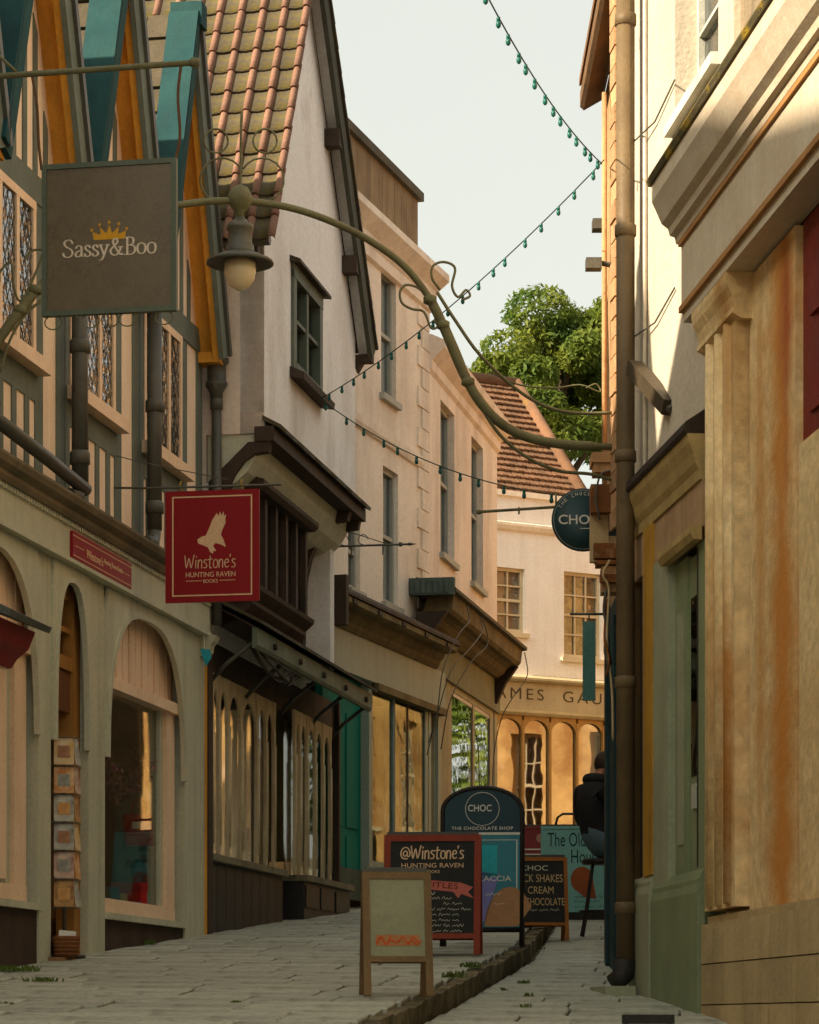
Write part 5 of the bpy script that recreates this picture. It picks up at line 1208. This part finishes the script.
# lettering drawn with a pen nib
SG = {}
SG['S'] = ([[(.62, .78), (.55, .93), (.38, 1.0), (.18, .92), (.14, .76), (.26, .60), (.48, .48), (.62, .30), (.56, .10), (.36, 0), (.14, .06), (.06, .24)]], .74)
SG['a'] = ([[(.08, .50), (.18, .62), (.34, .62), (.42, .50), (.42, .10), (.50, .02)], [(.42, .38), (.18, .30), (.06, .16), (.12, .02), (.28, .02), (.42, .14)]], .56)
SG['s'] = ([[(.36, .50), (.30, .62), (.16, .62), (.08, .50), (.18, .36), (.34, .26), (.38, .10), (.24, 0), (.10, .03), (.05, .15)]], .46)
SG['y'] = ([[(.06, .62), (.28, .04)], [(.50, .62), (.28, .04), (.16, -.20), (.04, -.26)], [(.0, .62), (.16, .62)], [(.40, .62), (.56, .62)]], .58)
SG['&'] = ([[(.78, .08), (.60, .10), (.30, .58), (.24, .80), (.36, .96), (.50, .84), (.44, .66), (.18, .42), (.08, .22), (.22, .02), (.44, .02), (.62, .22), (.70, .46)], [(.58, .46), (.80, .46)], [(.66, .02), (.84, .0)]], .92)
SG['B'] = ([[(.16, 0), (.16, .98)], [(.04, .98), (.38, .98), (.52, .86), (.50, .64), (.36, .54), (.16, .54)], [(.36, .54), (.58, .44), (.62, .22), (.50, .04), (.30, 0), (.04, 0)]], .70)
SG['o'] = ([[(.30, .63), (.12, .54), (.06, .32), (.12, .10), (.30, 0), (.48, .10), (.54, .32), (.48, .54), (.30, .63)]], .60)
def penword(word, widthm, hpx, parent, loc, m, glyphs, thick, thin):
    st, x = [], 0.0
    for ch in word:
        g, wd = glyphs[ch]
        for s in g: st.append([(p[0] + x, p[1]) for p in s])
        x += wd
    k = widthm / x; st = [[(p[0] - x / 2, p[1]) for p in s] for s in st]
    return nib(st, k, thick, thin, parent, loc, m)
penword('Sassy&Boo', 98 * ks, 0, bd, (0, -.0125, sp(0, 256)[2]), mat('pale_serif_ink', (214, 196, 172), (206, 188, 166), bump=0), SG, .0125, .0055)
ck = ks; crown = [(-16, 0), (-17.5, 8), (-9, 5), (-10, 13), (-3, 6), (0, 15), (3, 6), (10, 13), (9, 5), (17.5, 8), (16, 0)]
cw = mat('crown_gold', (206, 150, 30), (196, 140, 28), bump=0, rough=.45)
flat_shape([(x * ck, y * ck) for x, y in crown], bd, (sp(110, 0)[0], -.0125, sp(0, 240)[2]), cw, 'crown_emblem')
for x, y in ((-18, 10), (-10, 15), (0, 17), (10, 15), (18, 10)): flat_shape([(x * ck + 1.6 * ck * math.cos(a), y * ck + 1.6 * ck * math.sin(a)) for a in [i * math.pi / 4 for i in range(8)]], bd, (sp(110, 0)[0], -.0125, sp(0, 240)[2]), cw, 'crown_pearl', z=.0022)

# --- red raven sign
YW = 21.8; kw = YW / FPX; o1 = at(212, 487, YW)
s2 = thing('hanging_sign', 'deep red hanging sign with cream flying bird emblem', 'sign', loc=o1, rz=ang)
def wp(x, y): return ((x - 212) * kw / math.cos(ang), 0, (487 - y) * kw)
x0, x1, z0_, z1_ = wp(165, 0)[0], wp(260, 0)[0], wp(0, 602)[2], wp(0, 490.5)[2]
bd = B().box(x0, x1, -.012, .012, z0_, z1_).build('board', REDSIGN, s2, .002)
b = B(); frame_ring(b, wp(172, 0)[0], wp(253, 0)[0], wp(0, 596)[2], wp(0, 496)[2], -.0145, -.0125, .011); b.build('border_line', CREAMINK, bd)
b = B(); b.tube([wp(104, 484), wp(150, 486), wp(282, 487)], .009, 8); b.build('bracket_rod', IRON, s2)
B().tube(smooth_line([wp(100, 448), wp(150, 462), wp(228, 480)]), .004, 5).build('stay', IRON, s2)
for x in (181, 243): B().tube([wp(x, 480), wp(x - 2, 484), wp(x, 489), wp(x + 2, 493)], .008, 6).build('hook', mat('brass_hook', (170, 140, 70)), s2)
rv = [(580, 712), (577, 701), (590, 692), (602, 690), (613, 668), (622, 645), (636, 624), (640, 634), (646, 620), (650, 632), (656, 620), (658, 634), (664, 628), (661, 645), (663, 652), (652, 675), (648, 688), (656, 702), (663, 724), (646, 716), (632, 712), (625, 720), (634, 736), (626, 734), (624, 743), (616, 738), (609, 724), (596, 718)]
flat_shape([((x / 2.925 - 212) * kw, (487 - (300 + y / 2.925)) * kw) for x, y in rv], bd, (0, -.0125, 0), CREAMINK, 'bird_emblem')
WG = {}
WG['W'] = ([[(0, .95), (.12, .05), (.32, .75), (.48, .05), (.72, 1.0)]], .78)
WG['i'] = ([[(.08, .6), (.06, 0)], [(.10, .82), (.11, .88)]], .2)
WG['n'] = ([[(.06, .6), (.04, 0)], [(.05, .4), (.2, .62), (.32, .5), (.32, 0)]], .42)
WG['s'] = ([[(.32, .58), (.16, .62), (.08, .46), (.28, .26), (.26, .04), (.04, .02)]], .40)
WG['t'] = ([[(.16, .9), (.12, .05), (.26, .02)], [(0, .62), (.34, .66)]], .36)
WG['o'] = ([[(.24, .62), (.08, .5), (.06, .14), (.2, 0), (.36, .14), (.36, .48), (.24, .62)]], .44)
WG['e'] = ([[(.08, .34), (.34, .40), (.30, .60), (.14, .58), (.06, .3), (.16, .02), (.36, .08)]], .42)
WG["'"] = ([[(.08, .98), (.05, .8)]], .14)
WG['@'] = ([[(.5, .3), (.3, .2), (.2, .4), (.35, .6), (.5, .5), (.5, .2), (.65, .2), (.7, .5), (.5, .85), (.2, .8), (.02, .45), (.15, .05), (.5, 0)]], .8)
penword("Winstone's", 53 * kw, 0, bd, (wp(211, 0)[0], -.0125, wp(0, 568)[2]), CREAMINK, WG, .0075, .0065)
text('HUNTING RAVEN', 51 * kw, bd, (wp(211, 0)[0], -.0135, wp(0, 577)[2]), CREAMINK, height=5 * kw)
text('BOOKS', 15 * kw, bd, (wp(211, 0)[0], -.0135, wp(0, 583)[2]), CREAMINK, height=3.6 * kw)
b = B(); b.box(wp(186, 0)[0], wp(202, 0)[0], -.0135, -.0125, wp(0, 581)[2], wp(0, 580.4)[2]); b.box(wp(220, 0)[0], wp(236, 0)[0], -.0135, -.0125, wp(0, 581)[2], wp(0, 580.4)[2]); b.build('rule_line', CREAMINK, bd)
# --- small rag of blue tape under it
tg = thing('blue_rag', 'scrap of bright blue tape hanging below the red sign', 'tape', loc=F1.w(-.4, .10, 2.38))
B().prism([(-.04, 0, .08), (.05, 0, .07), (.06, 0, .0), (.01, 0, -.08), (-.01, 0, -.02)], (0, .004, 0)).build('tape_strip', mat('cyan_tape', (50, 170, 190)), tg); B().tube([(0, .002, .07), (-.01, .06, .2)], .003, 5).build('string', WHITEINK, tg)

# --- round chocolate shop sign
YC = 20.75; kc = YC / FPX; o2 = at(572, 505, YC)
s3 = thing('round_sign', 'round slate-teal sign with white lettering on a long rod from the right', 'sign', loc=o2)
TS = mat('slate_teal_sign', (42, 68, 70), (36, 60, 64), rough=.45, bump=.03, grain=.05)
def cp(x, y): return ((x - 572) * kc, 0, (505 - y) * kc)
bd = B().lathe([(.0, -.012), (31.5 * kc, -.012), (31.5 * kc, .012), (0, .012)], cp(583, 520), 40, axis='y').build('disc', TS, s3)
ri = lambda r, w_: B().tube([(cp(583 + r * math.cos(RD(a)), 0)[0], -.0125, cp(0, 520 - r * math.sin(RD(a)))[2]) for a in range(0, 361, 10)], w_, 4).build('ring_line', WHITEINK, bd)
ri(29.5, .0012)
text('CHOC', 41 * kc, bd, (cp(579, 0)[0], -.0135, cp(0, 524.5)[2]), WHITEINK, height=9.5 * kc, offset=.01)
b = B(); b.box(cp(580, 0)[0], cp(594, 0)[0], -.0135, -.0125, cp(0, 529)[2], cp(0, 528.3)[2]); b.build('rule_line', WHITEINK, bd)
def arc_text(word, cx, cy, r, a0, a1, h, inside=False):
    for i, ch in enumerate(word):
        if ch == ' ': continue
        a = a0 + (a1 - a0) * i / (len(word) - 1)
        p = cp(cx + r * math.cos(RD(a)), cy - r * math.sin(RD(a)))
        text(ch, h * .75, bd, (p[0], -.0135, p[2]), WHITEINK, rot=(math.pi / 2, RD(90 - a) if not inside else RD(-90 - a), 0), height=h)
arc_text('THE CHOCOLATE', 583, 520, 24.5, 150, 40, 3.4 * kc)
B().tube([cp(478, 512), cp(540, 508), cp(632, 502)], .011, 8).build('bracket_rod', OLIVEIRON, s3)
B().lathe([(0, -.02), (.022, -.012), (.022, .012), (0, .02)], cp(479, 512), 10).build('rod_end', OLIVEIRON, s3)
for x in (519, 556, 590): B().tube([(cp(x, 507)[0], .0, cp(0, 507)[2]), (cp(x, 507)[0], .01, cp(0, 514 if x < 530 else 492)[2])], .007, 6).build('clip', OLIVEIRON, s3)
# --- empty spiked bracket on the parapet house
o3 = F3.w(-.05, .1, F3.px(345, 547)[1]); o3 = at(318, 547, 29.2)
s4 = thing('iron_bracket', 'empty spiked iron sign bracket with small scrolls below the gable', 'bracket', loc=o3, rz=ang)
k4 = 29.2 / FPX; b = B(); b.tube([(-.25, 0, 0), (92 * k4, 0, 0)], .011, 6); b.lathe([(.02, -.02), (.02, .02)], (84 * k4, 0, 0), 6); b.tube([(92 * k4, 0, 0), (100 * k4, 0, 0)], [.018, .002], 6); b.build('spiked_rod', IRON, s4)
b = B()
for x in (6, 26, 46): b.tube([((x + 5 * math.cos(RD(a))) * k4, 0, (6 + 5 * math.sin(RD(a))) * k4) for a in range(0, 300, 30)], .005, 5)
b.build('scroll', IRON, s4); b = B(); b.tube([(-.2, 0, .28), (40 * k4, 0, .12), (70 * k4, 0, .01)], .005, 5); b.build('stay', IRON, s4)
for x in (34, 66): B().tube([(x * k4, 0, 0), (x * k4, 0, -.10)], .008, 5).build('hook', IRON, s4)

# ================================================================== PAVEMENT BOARDS
ORW = mat('grey_weathered_wood', (132, 106, 72), (110, 88, 60), bump=.3, streak=.4, sc_col=(80, 62, 40)); REDW = mat('red_stained_wood', (150, 58, 30), (128, 48, 26), rough=.5, bump=.2, streak=.2, sc_col=(80, 30, 18))
CHALK = mat('chalkboard', (34, 36, 34), (44, 44, 40), rough=.7, scale=6, bump=.05); CHW = mat('chalk_white', (206, 200, 180), (186, 180, 160), bump=0, rough=.9); ORGW = mat('orange_wood', (170, 108, 48), (150, 92, 40), bump=.2, streak=.2)
def board_thing(name, label, x_px, ybot, Y, zf, rz): 
    X = (x_px - HX) / FPX * Y; return thing(name, label, 'board', loc=(X, Y, zf(Y)), rz=rz, group='boards standing in the street')
def a_frame(t, W, H, th, fw, fm, panel_m, z_lo, spread=.17, back_m=None):
    """two leaning panels hinged at the top; returns the front panel"""
    tilt = math.atan(spread / H); fr = None
    for sgn in (-1, 1):
        b = B(); b.box(-W / 2, -W / 2 + fw, -th, 0, 0, H); b.box(W / 2 - fw, W / 2, -th, 0, 0, H); b.box(-W / 2 + fw, W / 2 - fw, -th, 0, H - fw, H); b.box(-W / 2 + fw, W / 2 - fw, -th, 0, z_lo, z_lo + fw * .8)
        f = b.build('frame', fm, t, .004); f.location = (0, sgn * spread, 0); f.rotation_euler = (-sgn * -tilt if False else (tilt * -1 if sgn < 0 else tilt), 0, 0 if sgn < 0 else math.pi) if False else (-tilt if sgn < 0 else -tilt, 0, 0 if sgn < 0 else math.pi)
        p = B().box(-W / 2 + fw, W / 2 - fw, -th * .62, -th * .3, z_lo + fw * .8, H - fw).build('panel', panel_m if sgn < 0 else (back_m or panel_m), t); p.location = f.location; p.rotation_euler = f.rotation_euler
        if sgn < 0: fr = p
    B().box(-W / 2 + .02, W / 2 - .02, -.012, .012, H - .02, H + .012).build('hinge', IRON, t)
    return fr
def scribble(parent, x0, x1, z, y, h, seed, m):
    r = random.Random(seed); st = []; x = x0
    while x < x1:
        n = r.randint(3, 7); w_ = n * h * .55; pts = []
        for i in range(n + 1): pts.append((x + i * h * .55, (r.uniform(.4, 1.0) if i % 2 else r.uniform(-.1, .3)) * h))
        st.append(pts); x += w_ + h * .8
    return nib(st, 1.0, h * .16, h * .14, parent, (0, y, z), m, 'chalk_writing')
# plain small board
Y = 16.3; k = Y / FPX
t = board_thing('sandwich_board', 'small weathered wooden sandwich board with faded green panel and orange band', 396, 999, Y, pave_z, .10)
W, H = 69 * k, 127 * k
fp = a_frame(t, W, H, .022, .042, ORW, mat('faded_green_panel', (150, 150, 118), (132, 130, 102), rough=.7, patch=.62, pcol=(132, 104, 56), pscale=4, bump=.1), .20)
t_ = -.0145
bnd = B().box(-W * .32, W * .32, t_ - .0015, t_, H * .40, H * .49).build('orange_band', mat('orange_letter_band', (176, 120, 76), (160, 116, 76), scale=9, contrast=.4, bump=0), fp)
BIGO = mat('orange_chalk', (200, 84, 34), (186, 76, 30), bump=0)
for i, h_ in enumerate((.052, .05)): scribble(bnd, -W * .31, W * .24, H * .415, t_ - .002 - .0015 * i, h_, 70 + i, BIGO)
# book list board
Y = 21.0; k = Y / FPX
t = board_thing('chalk_board', 'red-framed chalkboard with bird shop lettering and pink ribbon', 433, 957, Y, pave_z, -.08)
W, H = 97 * k, 122 * k
fp = a_frame(t, W, H, .025, .05, REDW, CHALK, .12)
ft = -.0165
penword("@Winstone's", W * .66, 0, fp, (.0, ft, H * .80), CREAMINK, WG, .010, .009)
text('HUNTING RAVEN', W * .64, fp, (0, ft - .001, H * .725), CREAMINK, height=.035); text('BOOKS', W * .15, fp, (0, ft - .001, H * .68), CREAMINK, height=.022)
rb_ = [(-.12, .0), (W * .30, -.03), (W * .42, -.065), (W * .37, -.10), (W * .43, -.15), (W * .30, -.115), (W * .27, -.15), (W * .22, -.10), (-.12, -.07)]
flat_shape([(x, y) for x, y in rb_], fp, (0, ft, H * .63), mat('pink_ribbon', (196, 110, 96), (184, 100, 88), bump=0), 'ribbon_mark')
text('TITLES', W * .34, fp, (.07, ft - .002, H * .555), mat('ribbon_ink', (110, 40, 36), bump=0), height=.042, rot=(math.pi / 2, .08, 0))
for i in range(8): scribble(fp, -W * .02 + (.1 if i in (0, 1) else 0) * (i == 1), W * .22 + .1 * ((i * 7) % 3) / 3, H * .46 - i * .042, ft, .022, i, CHW)
scribble(fp, -W * .32, -W * .1, H * .5, ft, .03, 33, CHW)
# arched chocolate shop board
Y = 22.4; k = Y / FPX
t = board_thing('arched_board', 'tall arched dark-framed pavement sign with teal poster and ring logo', 482.5, 947, Y, pave_z, -.06)
W, H = 84 * k, 161 * k; hw = W / 2 - .02; zs = H - hw * .62
BLKF = mat('black_metal_frame', (36, 30, 26), (46, 38, 32), rough=.4)
arcp = [(hw * math.cos(RD(a)), zs + hw * .60 * math.sin(RD(a))) for a in range(0, 181, 12)]
out = [(hw, 0)] + arcp + [(-hw, 0)]
for sgn in (-1, 1):
    tl = math.atan(.17 / H)
    fo = B().tube([(x, 0, z) for x, z in out], .020, 8).build('frame', BLKF, t); fo.location = (0, sgn * .17, 0); fo.rotation_euler = (-tl * (1 if sgn < 0 else -1), 0, 0)
    zl = .15; zm = H * .70
    up = B().plate([(x * .97, z) for x, z in [(hw, zm + .015)] + arcp + [(-hw, zm + .015)]], -.008, .008).build('header_panel', mat('deep_teal_header', (26, 62, 70), (22, 54, 62), rough=.45, bump=.02), t)
    lo = B().box(-hw * .96, hw * .96, -.008, .008, zl, zm).build('poster', mat('teal_poster', (46, 130, 140), (40, 120, 132), rough=.4, bump=.02), t)
    br = B().box(-hw, hw, -.012, .012, zm - .006, zm + .014).build('divider', WHITEINK if sgn < 0 else BLKF, t); bt = B().tube([(-hw, 0, zl - .02), (hw, 0, zl - .02)], .012, 6).build('cross_bar', BLKF, t)
    for o in (up, lo, br, bt): o.location = fo.location; o.rotation_euler = fo.rotation_euler
    if sgn < 0:
        cz_ = zm + .205
        B().tube([(.135 * math.cos(RD(a)), -.010, cz_ + .135 * math.sin(RD(a))) for a in range(0, 361, 12)], .003, 4).build('logo_ring', WHITEINK, up)
        text('CHOC', .19, up, (-.02, -.010, cz_ - .02), WHITEINK, height=.055, offset=.01)
        text('THE CHOCOLATE SHOP', hw * 1.55, up, (0, -.010, zm + .035), WHITEINK, height=.026, space=1.1, offset=.01)
        B().box(-hw * .9, hw * .9, -.0095, -.0085, zm - .05, zm - .045).build('white_line', WHITEINK, lo); b = B(); b.box(hw * .86, hw * .89, -.0095, -.0085, zl + .02, zm - .05); b.build('white_line', WHITEINK, lo)
        flat_shape([(-.0, -.3), (.19, -.28), (.19, -.02), (-.0, -.02)], lo, (-.07, -.0085, zm - .07), mat('turquoise_print', (60, 190, 200)), 'printed_square')
        flat_shape([(-.02, 0), (.05, .02), (.16, .40), (.0, .42)], lo, (-.02, -.0085, zl + .03), mat('lilac_print', (140, 140, 200)), 'printed_wedge')
        flat_shape(arc(hw * .70, .0, .2, .32, 30, 180) + [(hw * .9, 0)], lo, (0, -.0085, zl + .005), mat('tan_print', (190, 140, 96)), 'printed_shape')
        text('FOCACCIA', hw * 1.15, lo, (hw * .16, -.0095, zm - .38), WHITEINK, height=.042); scribble(lo, hw * .1, hw * .5, zm - .50, -.009, .03, 5, WHITEINK); scribble(lo, hw * .3, hw * .6, zl + .18, -.009, .022, 6, WHITEINK)
# shakes board
Y = 26.2; k = Y / FPX
t = board_thing('chalk_board', 'orange-framed blackboard lettered with shakes, ice cream and chocolate', 536, 928, Y, lane_z, .06)
W, H = 62 * k, 85 * k
fp = a_frame(t, W, H, .025, .035, ORGW, CHALK, .14)
ky = -.0165
text('CHOC', W * .44, fp, (-.02, ky, H * .84), CHW, height=.05); text('THICK SHAKES', W * .84, fp, (0, ky, H * .70), mat('chalk_cream', (210, 180, 130)), height=.075)
text('ICE CREAM', W * .64, fp, (-.03, ky, H * .56), mat('chalk_cream', (210, 180, 130)), height=.07); text('HOT CHOCOLATE', W * .88, fp, (0, ky, H * .42), mat('chalk_cream', (210, 180, 130)), height=.07); scribble(fp, -W * .3, W * .25, H * .35, ky, .025, 9, CHW)
# pale blue house board
Y = 31.5; k = Y / FPX
t = board_thing('poster_board', 'pale teal poster board for an old house behind the blackboard', 577, 905, Y, lane_z, 0)
W, H = 72 * k, 94 * k; PB = mat('pale_teal_poster', (124, 176, 166), (112, 162, 154), rough=.5, bump=.02)
fp = a_frame(t, W, H, .03, .03, PB, PB, .07)
ink = mat('dark_teal_ink', (30, 60, 66), (26, 52, 58), bump=0); kz = -.0195
text('The Old', W * .52, fp, (-.12, kz, H * .78), ink, height=.16); text('House', W * .42, fp, (.10, kz, H * .60), ink, height=.15)
flat_shape(arc(.0, .0, .13, .15, 20, 250) + [(.02, -.2), (.16, -.22), (.13, -.06)], fp, (.05, kz, H * .42), mat('rust_print', (160, 84, 44)), 'printed_shape')
for i in range(4): scribble(fp, -W * .05, W * .3, H * .22 - i * .055, kz, .035, 40 + i, ink)
b = B(); b.tube([(-W * .3, 0, H + .0), (-W * .27, 0, H + .09), (-W * .2, 0, H + .13), (W * .25, 0, H + .13), (W * .33, 0, H + .09), (W * .36, 0, H)], .014, 6); b.build('carry_handle', BLKF, t)
b = B(); b.box(-W / 2, W / 2, -.22, .22, -.02, .06); b.build('base', BLKF, t, .01)
# red poster
Y = 34.0; k = Y / FPX
t = board_thing('poster_board', 'dull red poster board half hidden behind the arched sign', 541, 893, Y, lane_z, 0)
W, H = 42 * k, 86 * k; RP = mat('red_poster', (140, 56, 54), (126, 48, 48), rough=.6, bump=.02)
fp = a_frame(t, W, H, .025, .03, RP, RP, .06)
B().box(-W * .45, W * .45, -.018, -.0155, H * .72, H * .735).build('white_line', WHITEINK, fp); B().box(-W * .45, W * .45, -.018, -.0155, H * .66, H * .675).build('white_line', WHITEINK, fp)
flat_shape(arc(0, 0, .17, .17, 0, 360, 20)[:-1], fp, (.05, -.0155, H * .42), mat('pink_print', (190, 140, 120)), 'printed_disc'); flat_shape(arc(0, 0, .06, .06, 0, 360, 14)[:-1], fp, (.0, -.0155, H * .86), mat('pink_print', (190, 140, 120)), 'printed_disc')

# ================================================================== CAFE round the corner, stool and seated man
F8 = Fr((2.75, 24.0), .02, -1, lane_z(24))
gc = frthing('cafe_building', 'plain shaded cafe building behind the seated man', 'building', F8)
B(F8).wall(0, 9.5, -.2, 5.6, 0, -.3, [(1.2, 3.4, .8, 2.4), (4.6, 6.8, .8, 2.4), (1.4, 2.4, 3.6, 5.2), (5, 6, 3.6, 5.2)]).build('wall', mat('cafe_wall', (150, 132, 104), (132, 116, 92), bump=.3, streak=.3), gc)
B(F8).box(0.02, 9.48, -5, -.32, -.2, 5.5).build('body', DARKIN, gc); B(F8).sect([(-5.2, 5.6), (.2, 5.6), (-2.5, 7.0)], -.1, 9.6).build('roof', ERT, gc)
for h in [(1.2, 3.4, .8, 2.4), (4.6, 6.8, .8, 2.4), (1.4, 2.4, 3.6, 5.2), (5, 6, 3.6, 5.2)]: sash(F8, gc, *h, 2, 2, CW, .15)
YM = 27.0; mx_ = (594 - HX) / FPX * YM; gz = lane_z(YM)
st = thing('bar_stool', 'black metal bar stool the man sits on', 'stool', loc=(mx_ + .06, YM, gz))
b = B(); b.lathe([(0, .70), (.17, .70), (.18, .72), (.18, .74), (.16, .755), (0, .758)], (0, 0, 0), 18); b.build('seat', BLKF, st)
for a in (45, 135, 225, 315):
    c_, s_ = math.cos(RD(a)), math.sin(RD(a)); B().tube(smooth_line([(.10 * c_, .10 * s_, .70), (.14 * c_, .14 * s_, .5), (.20 * c_, .20 * s_, .2), (.25 * c_, .25 * s_, .0)]), .013, 7).build('leg', BLKF, st)
B().tube([(.20 * math.cos(RD(a)), .20 * math.sin(RD(a)), .25) for a in range(0, 361, 20)], .010, 6).build('foot_ring', BLKF, st)
man = thing('person', 'seated man with short dark hair, black hooded top and pale blue jeans', 'person', loc=(mx_ + .06, YM, gz), rz=RD(35)); man.scale = (1.08, 1.08, 1.08); man.location.z = gz - .04
# skeleton in local space: x is forward, y is to his left
J = {'pel': (-.02, 0, .86), 'sp': (-.08, 0, 1.04), 'ch': (-.10, 0, 1.24), 'ck': (-.04, 0, 1.37), 'nk': (.01, 0, 1.46), 'hd': (.075, 0, 1.56), 'ht': (.07, 0, 1.67), 'no': (.178, 0, 1.565)}
rr = {'pel': (.15, .13), 'sp': (.145, .125), 'ch': (.17, .135), 'ck': (.12, .10), 'nk': (.055, .055), 'hd': (.082, .092), 'ht': (.07, .08), 'no': (.014, .016)}
ED = [('pel', 'sp'), ('sp', 'ch'), ('ch', 'ck'), ('ck', 'nk'), ('nk', 'hd'), ('hd', 'ht'), ('hd', 'no')]
for sd, s in (('l', 1), ('r', -1)):
    J.update({sd + 'hip': (.06, .09 * s, .83), sd + 'kn': (.44, .13 * s, .80), sd + 'an': (.38, .13 * s, .36), sd + 'to': (.54, .14 * s, .30), sd + 'sh': (-.07, .20 * s, 1.34), sd + 'el': (.0, .29 * s, 1.08), sd + 'wr': (.27, .17 * s, .98), sd + 'pa': (.34, .14 * s, .96)})
    rr.update({sd + 'hip': (.10, .10), sd + 'kn': (.068, .068), sd + 'an': (.045, .045), sd + 'to': (.04, .035), sd + 'sh': (.085, .085), sd + 'el': (.06, .06), sd + 'wr': (.036, .036), sd + 'pa': (.034, .022)})
    ED += [('pel', sd + 'hip'), (sd + 'hip', sd + 'kn'), (sd + 'kn', sd + 'an'), (sd + 'an', sd + 'to'), ('ck', sd + 'sh'), (sd + 'sh', sd + 'el'), (sd + 'el', sd + 'wr'), (sd + 'wr', sd + 'pa')]
    for i in range(5):
        a = (-.026 + i * .017) if i < 4 else -.03
        f1, f2 = '%sf%da' % (sd, i), '%sf%db' % (sd, i)
        if i < 4: J[f1] = (.39, (.14 + a) * s, .95); J[f2] = (.42 + .006 * (1.5 - abs(i - 1.5)), (.14 + a) * s, .925)
        else: J[f1] = (.345, (.14 + .04) * s, .965); J[f2] = (.375, (.14 + .052) * s, .955)
        rr[f1] = (.0095, .0095); rr[f2] = (.008, .008); ED += [(sd + 'pa', f1), (f1, f2)]
names = list(J); me = bpy.data.meshes.new('body_base'); me.from_pydata([J[n] for n in names], [(names.index(a), names.index(c)) for a, c in ED], [])
bo = bpy.data.objects.new('tmp', me); sc.collection.objects.link(bo)
md = bo.modifiers.new('skin', 'SKIN'); md.use_smooth_shade = True
for i, n in enumerate(names):
    sv = me.skin_vertices[0].data[i]; sv.radius = rr[n]; sv.use_root = (n == 'pel')
sb = bo.modifiers.new('sub', 'SUBSURF'); sb.levels = 2; sb.render_levels = 2
bpy.context.view_layer.update()
bm_ = bpy.data.meshes.new_from_object(bo.evaluated_get(bpy.context.evaluated_depsgraph_get())); bpy.data.objects.remove(bo)
bm_.name = 'body'; bm_.materials.clear()
SKIN = mat('skin', (196, 140, 108), (184, 126, 96), rough=.55, bump=0); HOOD = mat('black_hoodie', (38, 36, 37), (46, 43, 43), rough=.9, bump=.3, bscale=60); JEAN = mat('pale_jeans', (116, 140, 150), (96, 120, 134), rough=.9, bump=.25); SHOE = mat('dark_shoe', (40, 34, 30)); HAIR = mat('dark_brown_hair', (70, 52, 38), (52, 38, 28), rough=.6, bump=.6, bscale=90)
for m in (SKIN, HOOD, JEAN, SHOE): bm_.materials.append(m)
for p in bm_.polygons:
    x, y, z = p.center; p.use_smooth = True
    if z > 1.45: p.material_index = 0
    elif z < .345: p.material_index = 3
    elif x > .285 and z > .90 : p.material_index = 0
    elif z > 1.0 or (x < .0 and z > .97): p.material_index = 1
    else: p.material_index = 2
link('body', bm_, man)
b = B(); r = random.Random(1); rings = []
for i in range(9):
    th = RD(4 + i * 13.5); ring_ = []
    for j in range(20):
        ph = 2 * math.pi * j / 20; front = max(0, math.cos(ph)); cut = 1 - .30 * front * (i / 8)
        t_h = th * cut; rx, ry, rz = .104, .094, .118
        ring_.append(b.bm.verts.new((.066 + rx * math.sin(t_h) * math.cos(ph) * 1.02 - .006, ry * math.sin(t_h) * math.sin(ph) * 1.03, 1.588 + rz * math.cos(t_h) + r.uniform(-.004, .004))))
    rings.append(ring_)
for i in range(8):
    for j in range(20): f = b.face([rings[i][j], rings[i][(j + 1) % 20], rings[i + 1][(j + 1) % 20], rings[i + 1][j]]); f.smooth = True
b.face(rings[0]); b.build('hair', HAIR, man)
b = B(); b.tube([(.12 * math.cos(RD(a)) * .9 + .0, .13 * math.sin(RD(a)), 1.43 - .02 * math.cos(RD(a))) for a in range(60, 301, 15)], [.02 + .03 * math.sin(RD((a - 60) * .75)) for a in range(60, 301, 15)], 10); b.build('hood', HOOD, man, smooth=True)
for s in (1, -1):
    b = B(); b.lathe([(.004, -.012), (.018, -.008), (.022, 0), (.016, .008), (.004, .010)], (.06, .092 * s, 1.57), 10, axis='y'); b.build('ear', SKIN, man)

# ================================================================== small things by the right wall
bx = thing('black_crate', 'low black slatted crate at the bottom right by the wall', 'crate', loc=at(648, 1036, 15.0), rz=-.05)
bx.location.z = lane_z(15.0) + .004
b = B()
for z in (.0, .065): b.box(-.138, .138, -.1, -.085, z, z + .05); b.box(-.138, .138, .085, .1, z, z + .05); b.box(-.138, -.123, -.085, .085, z, z + .05); b.box(.123, .138, -.085, .085, z, z + .05)
b.build('side_slats', BLACKPAINT, bx, .003); B().box(-.122, .122, -.084, .084, .0, .012).build('base', BLACKPAINT, bx)
for sx in (-1, 1):
    for sy in (-1, 1): B().box(sx * .115 - .008, sx * .115 + .008, sy * .077 - .008, sy * .077 + .008, .012, .115).build('corner_post', BLACKPAINT, bx)
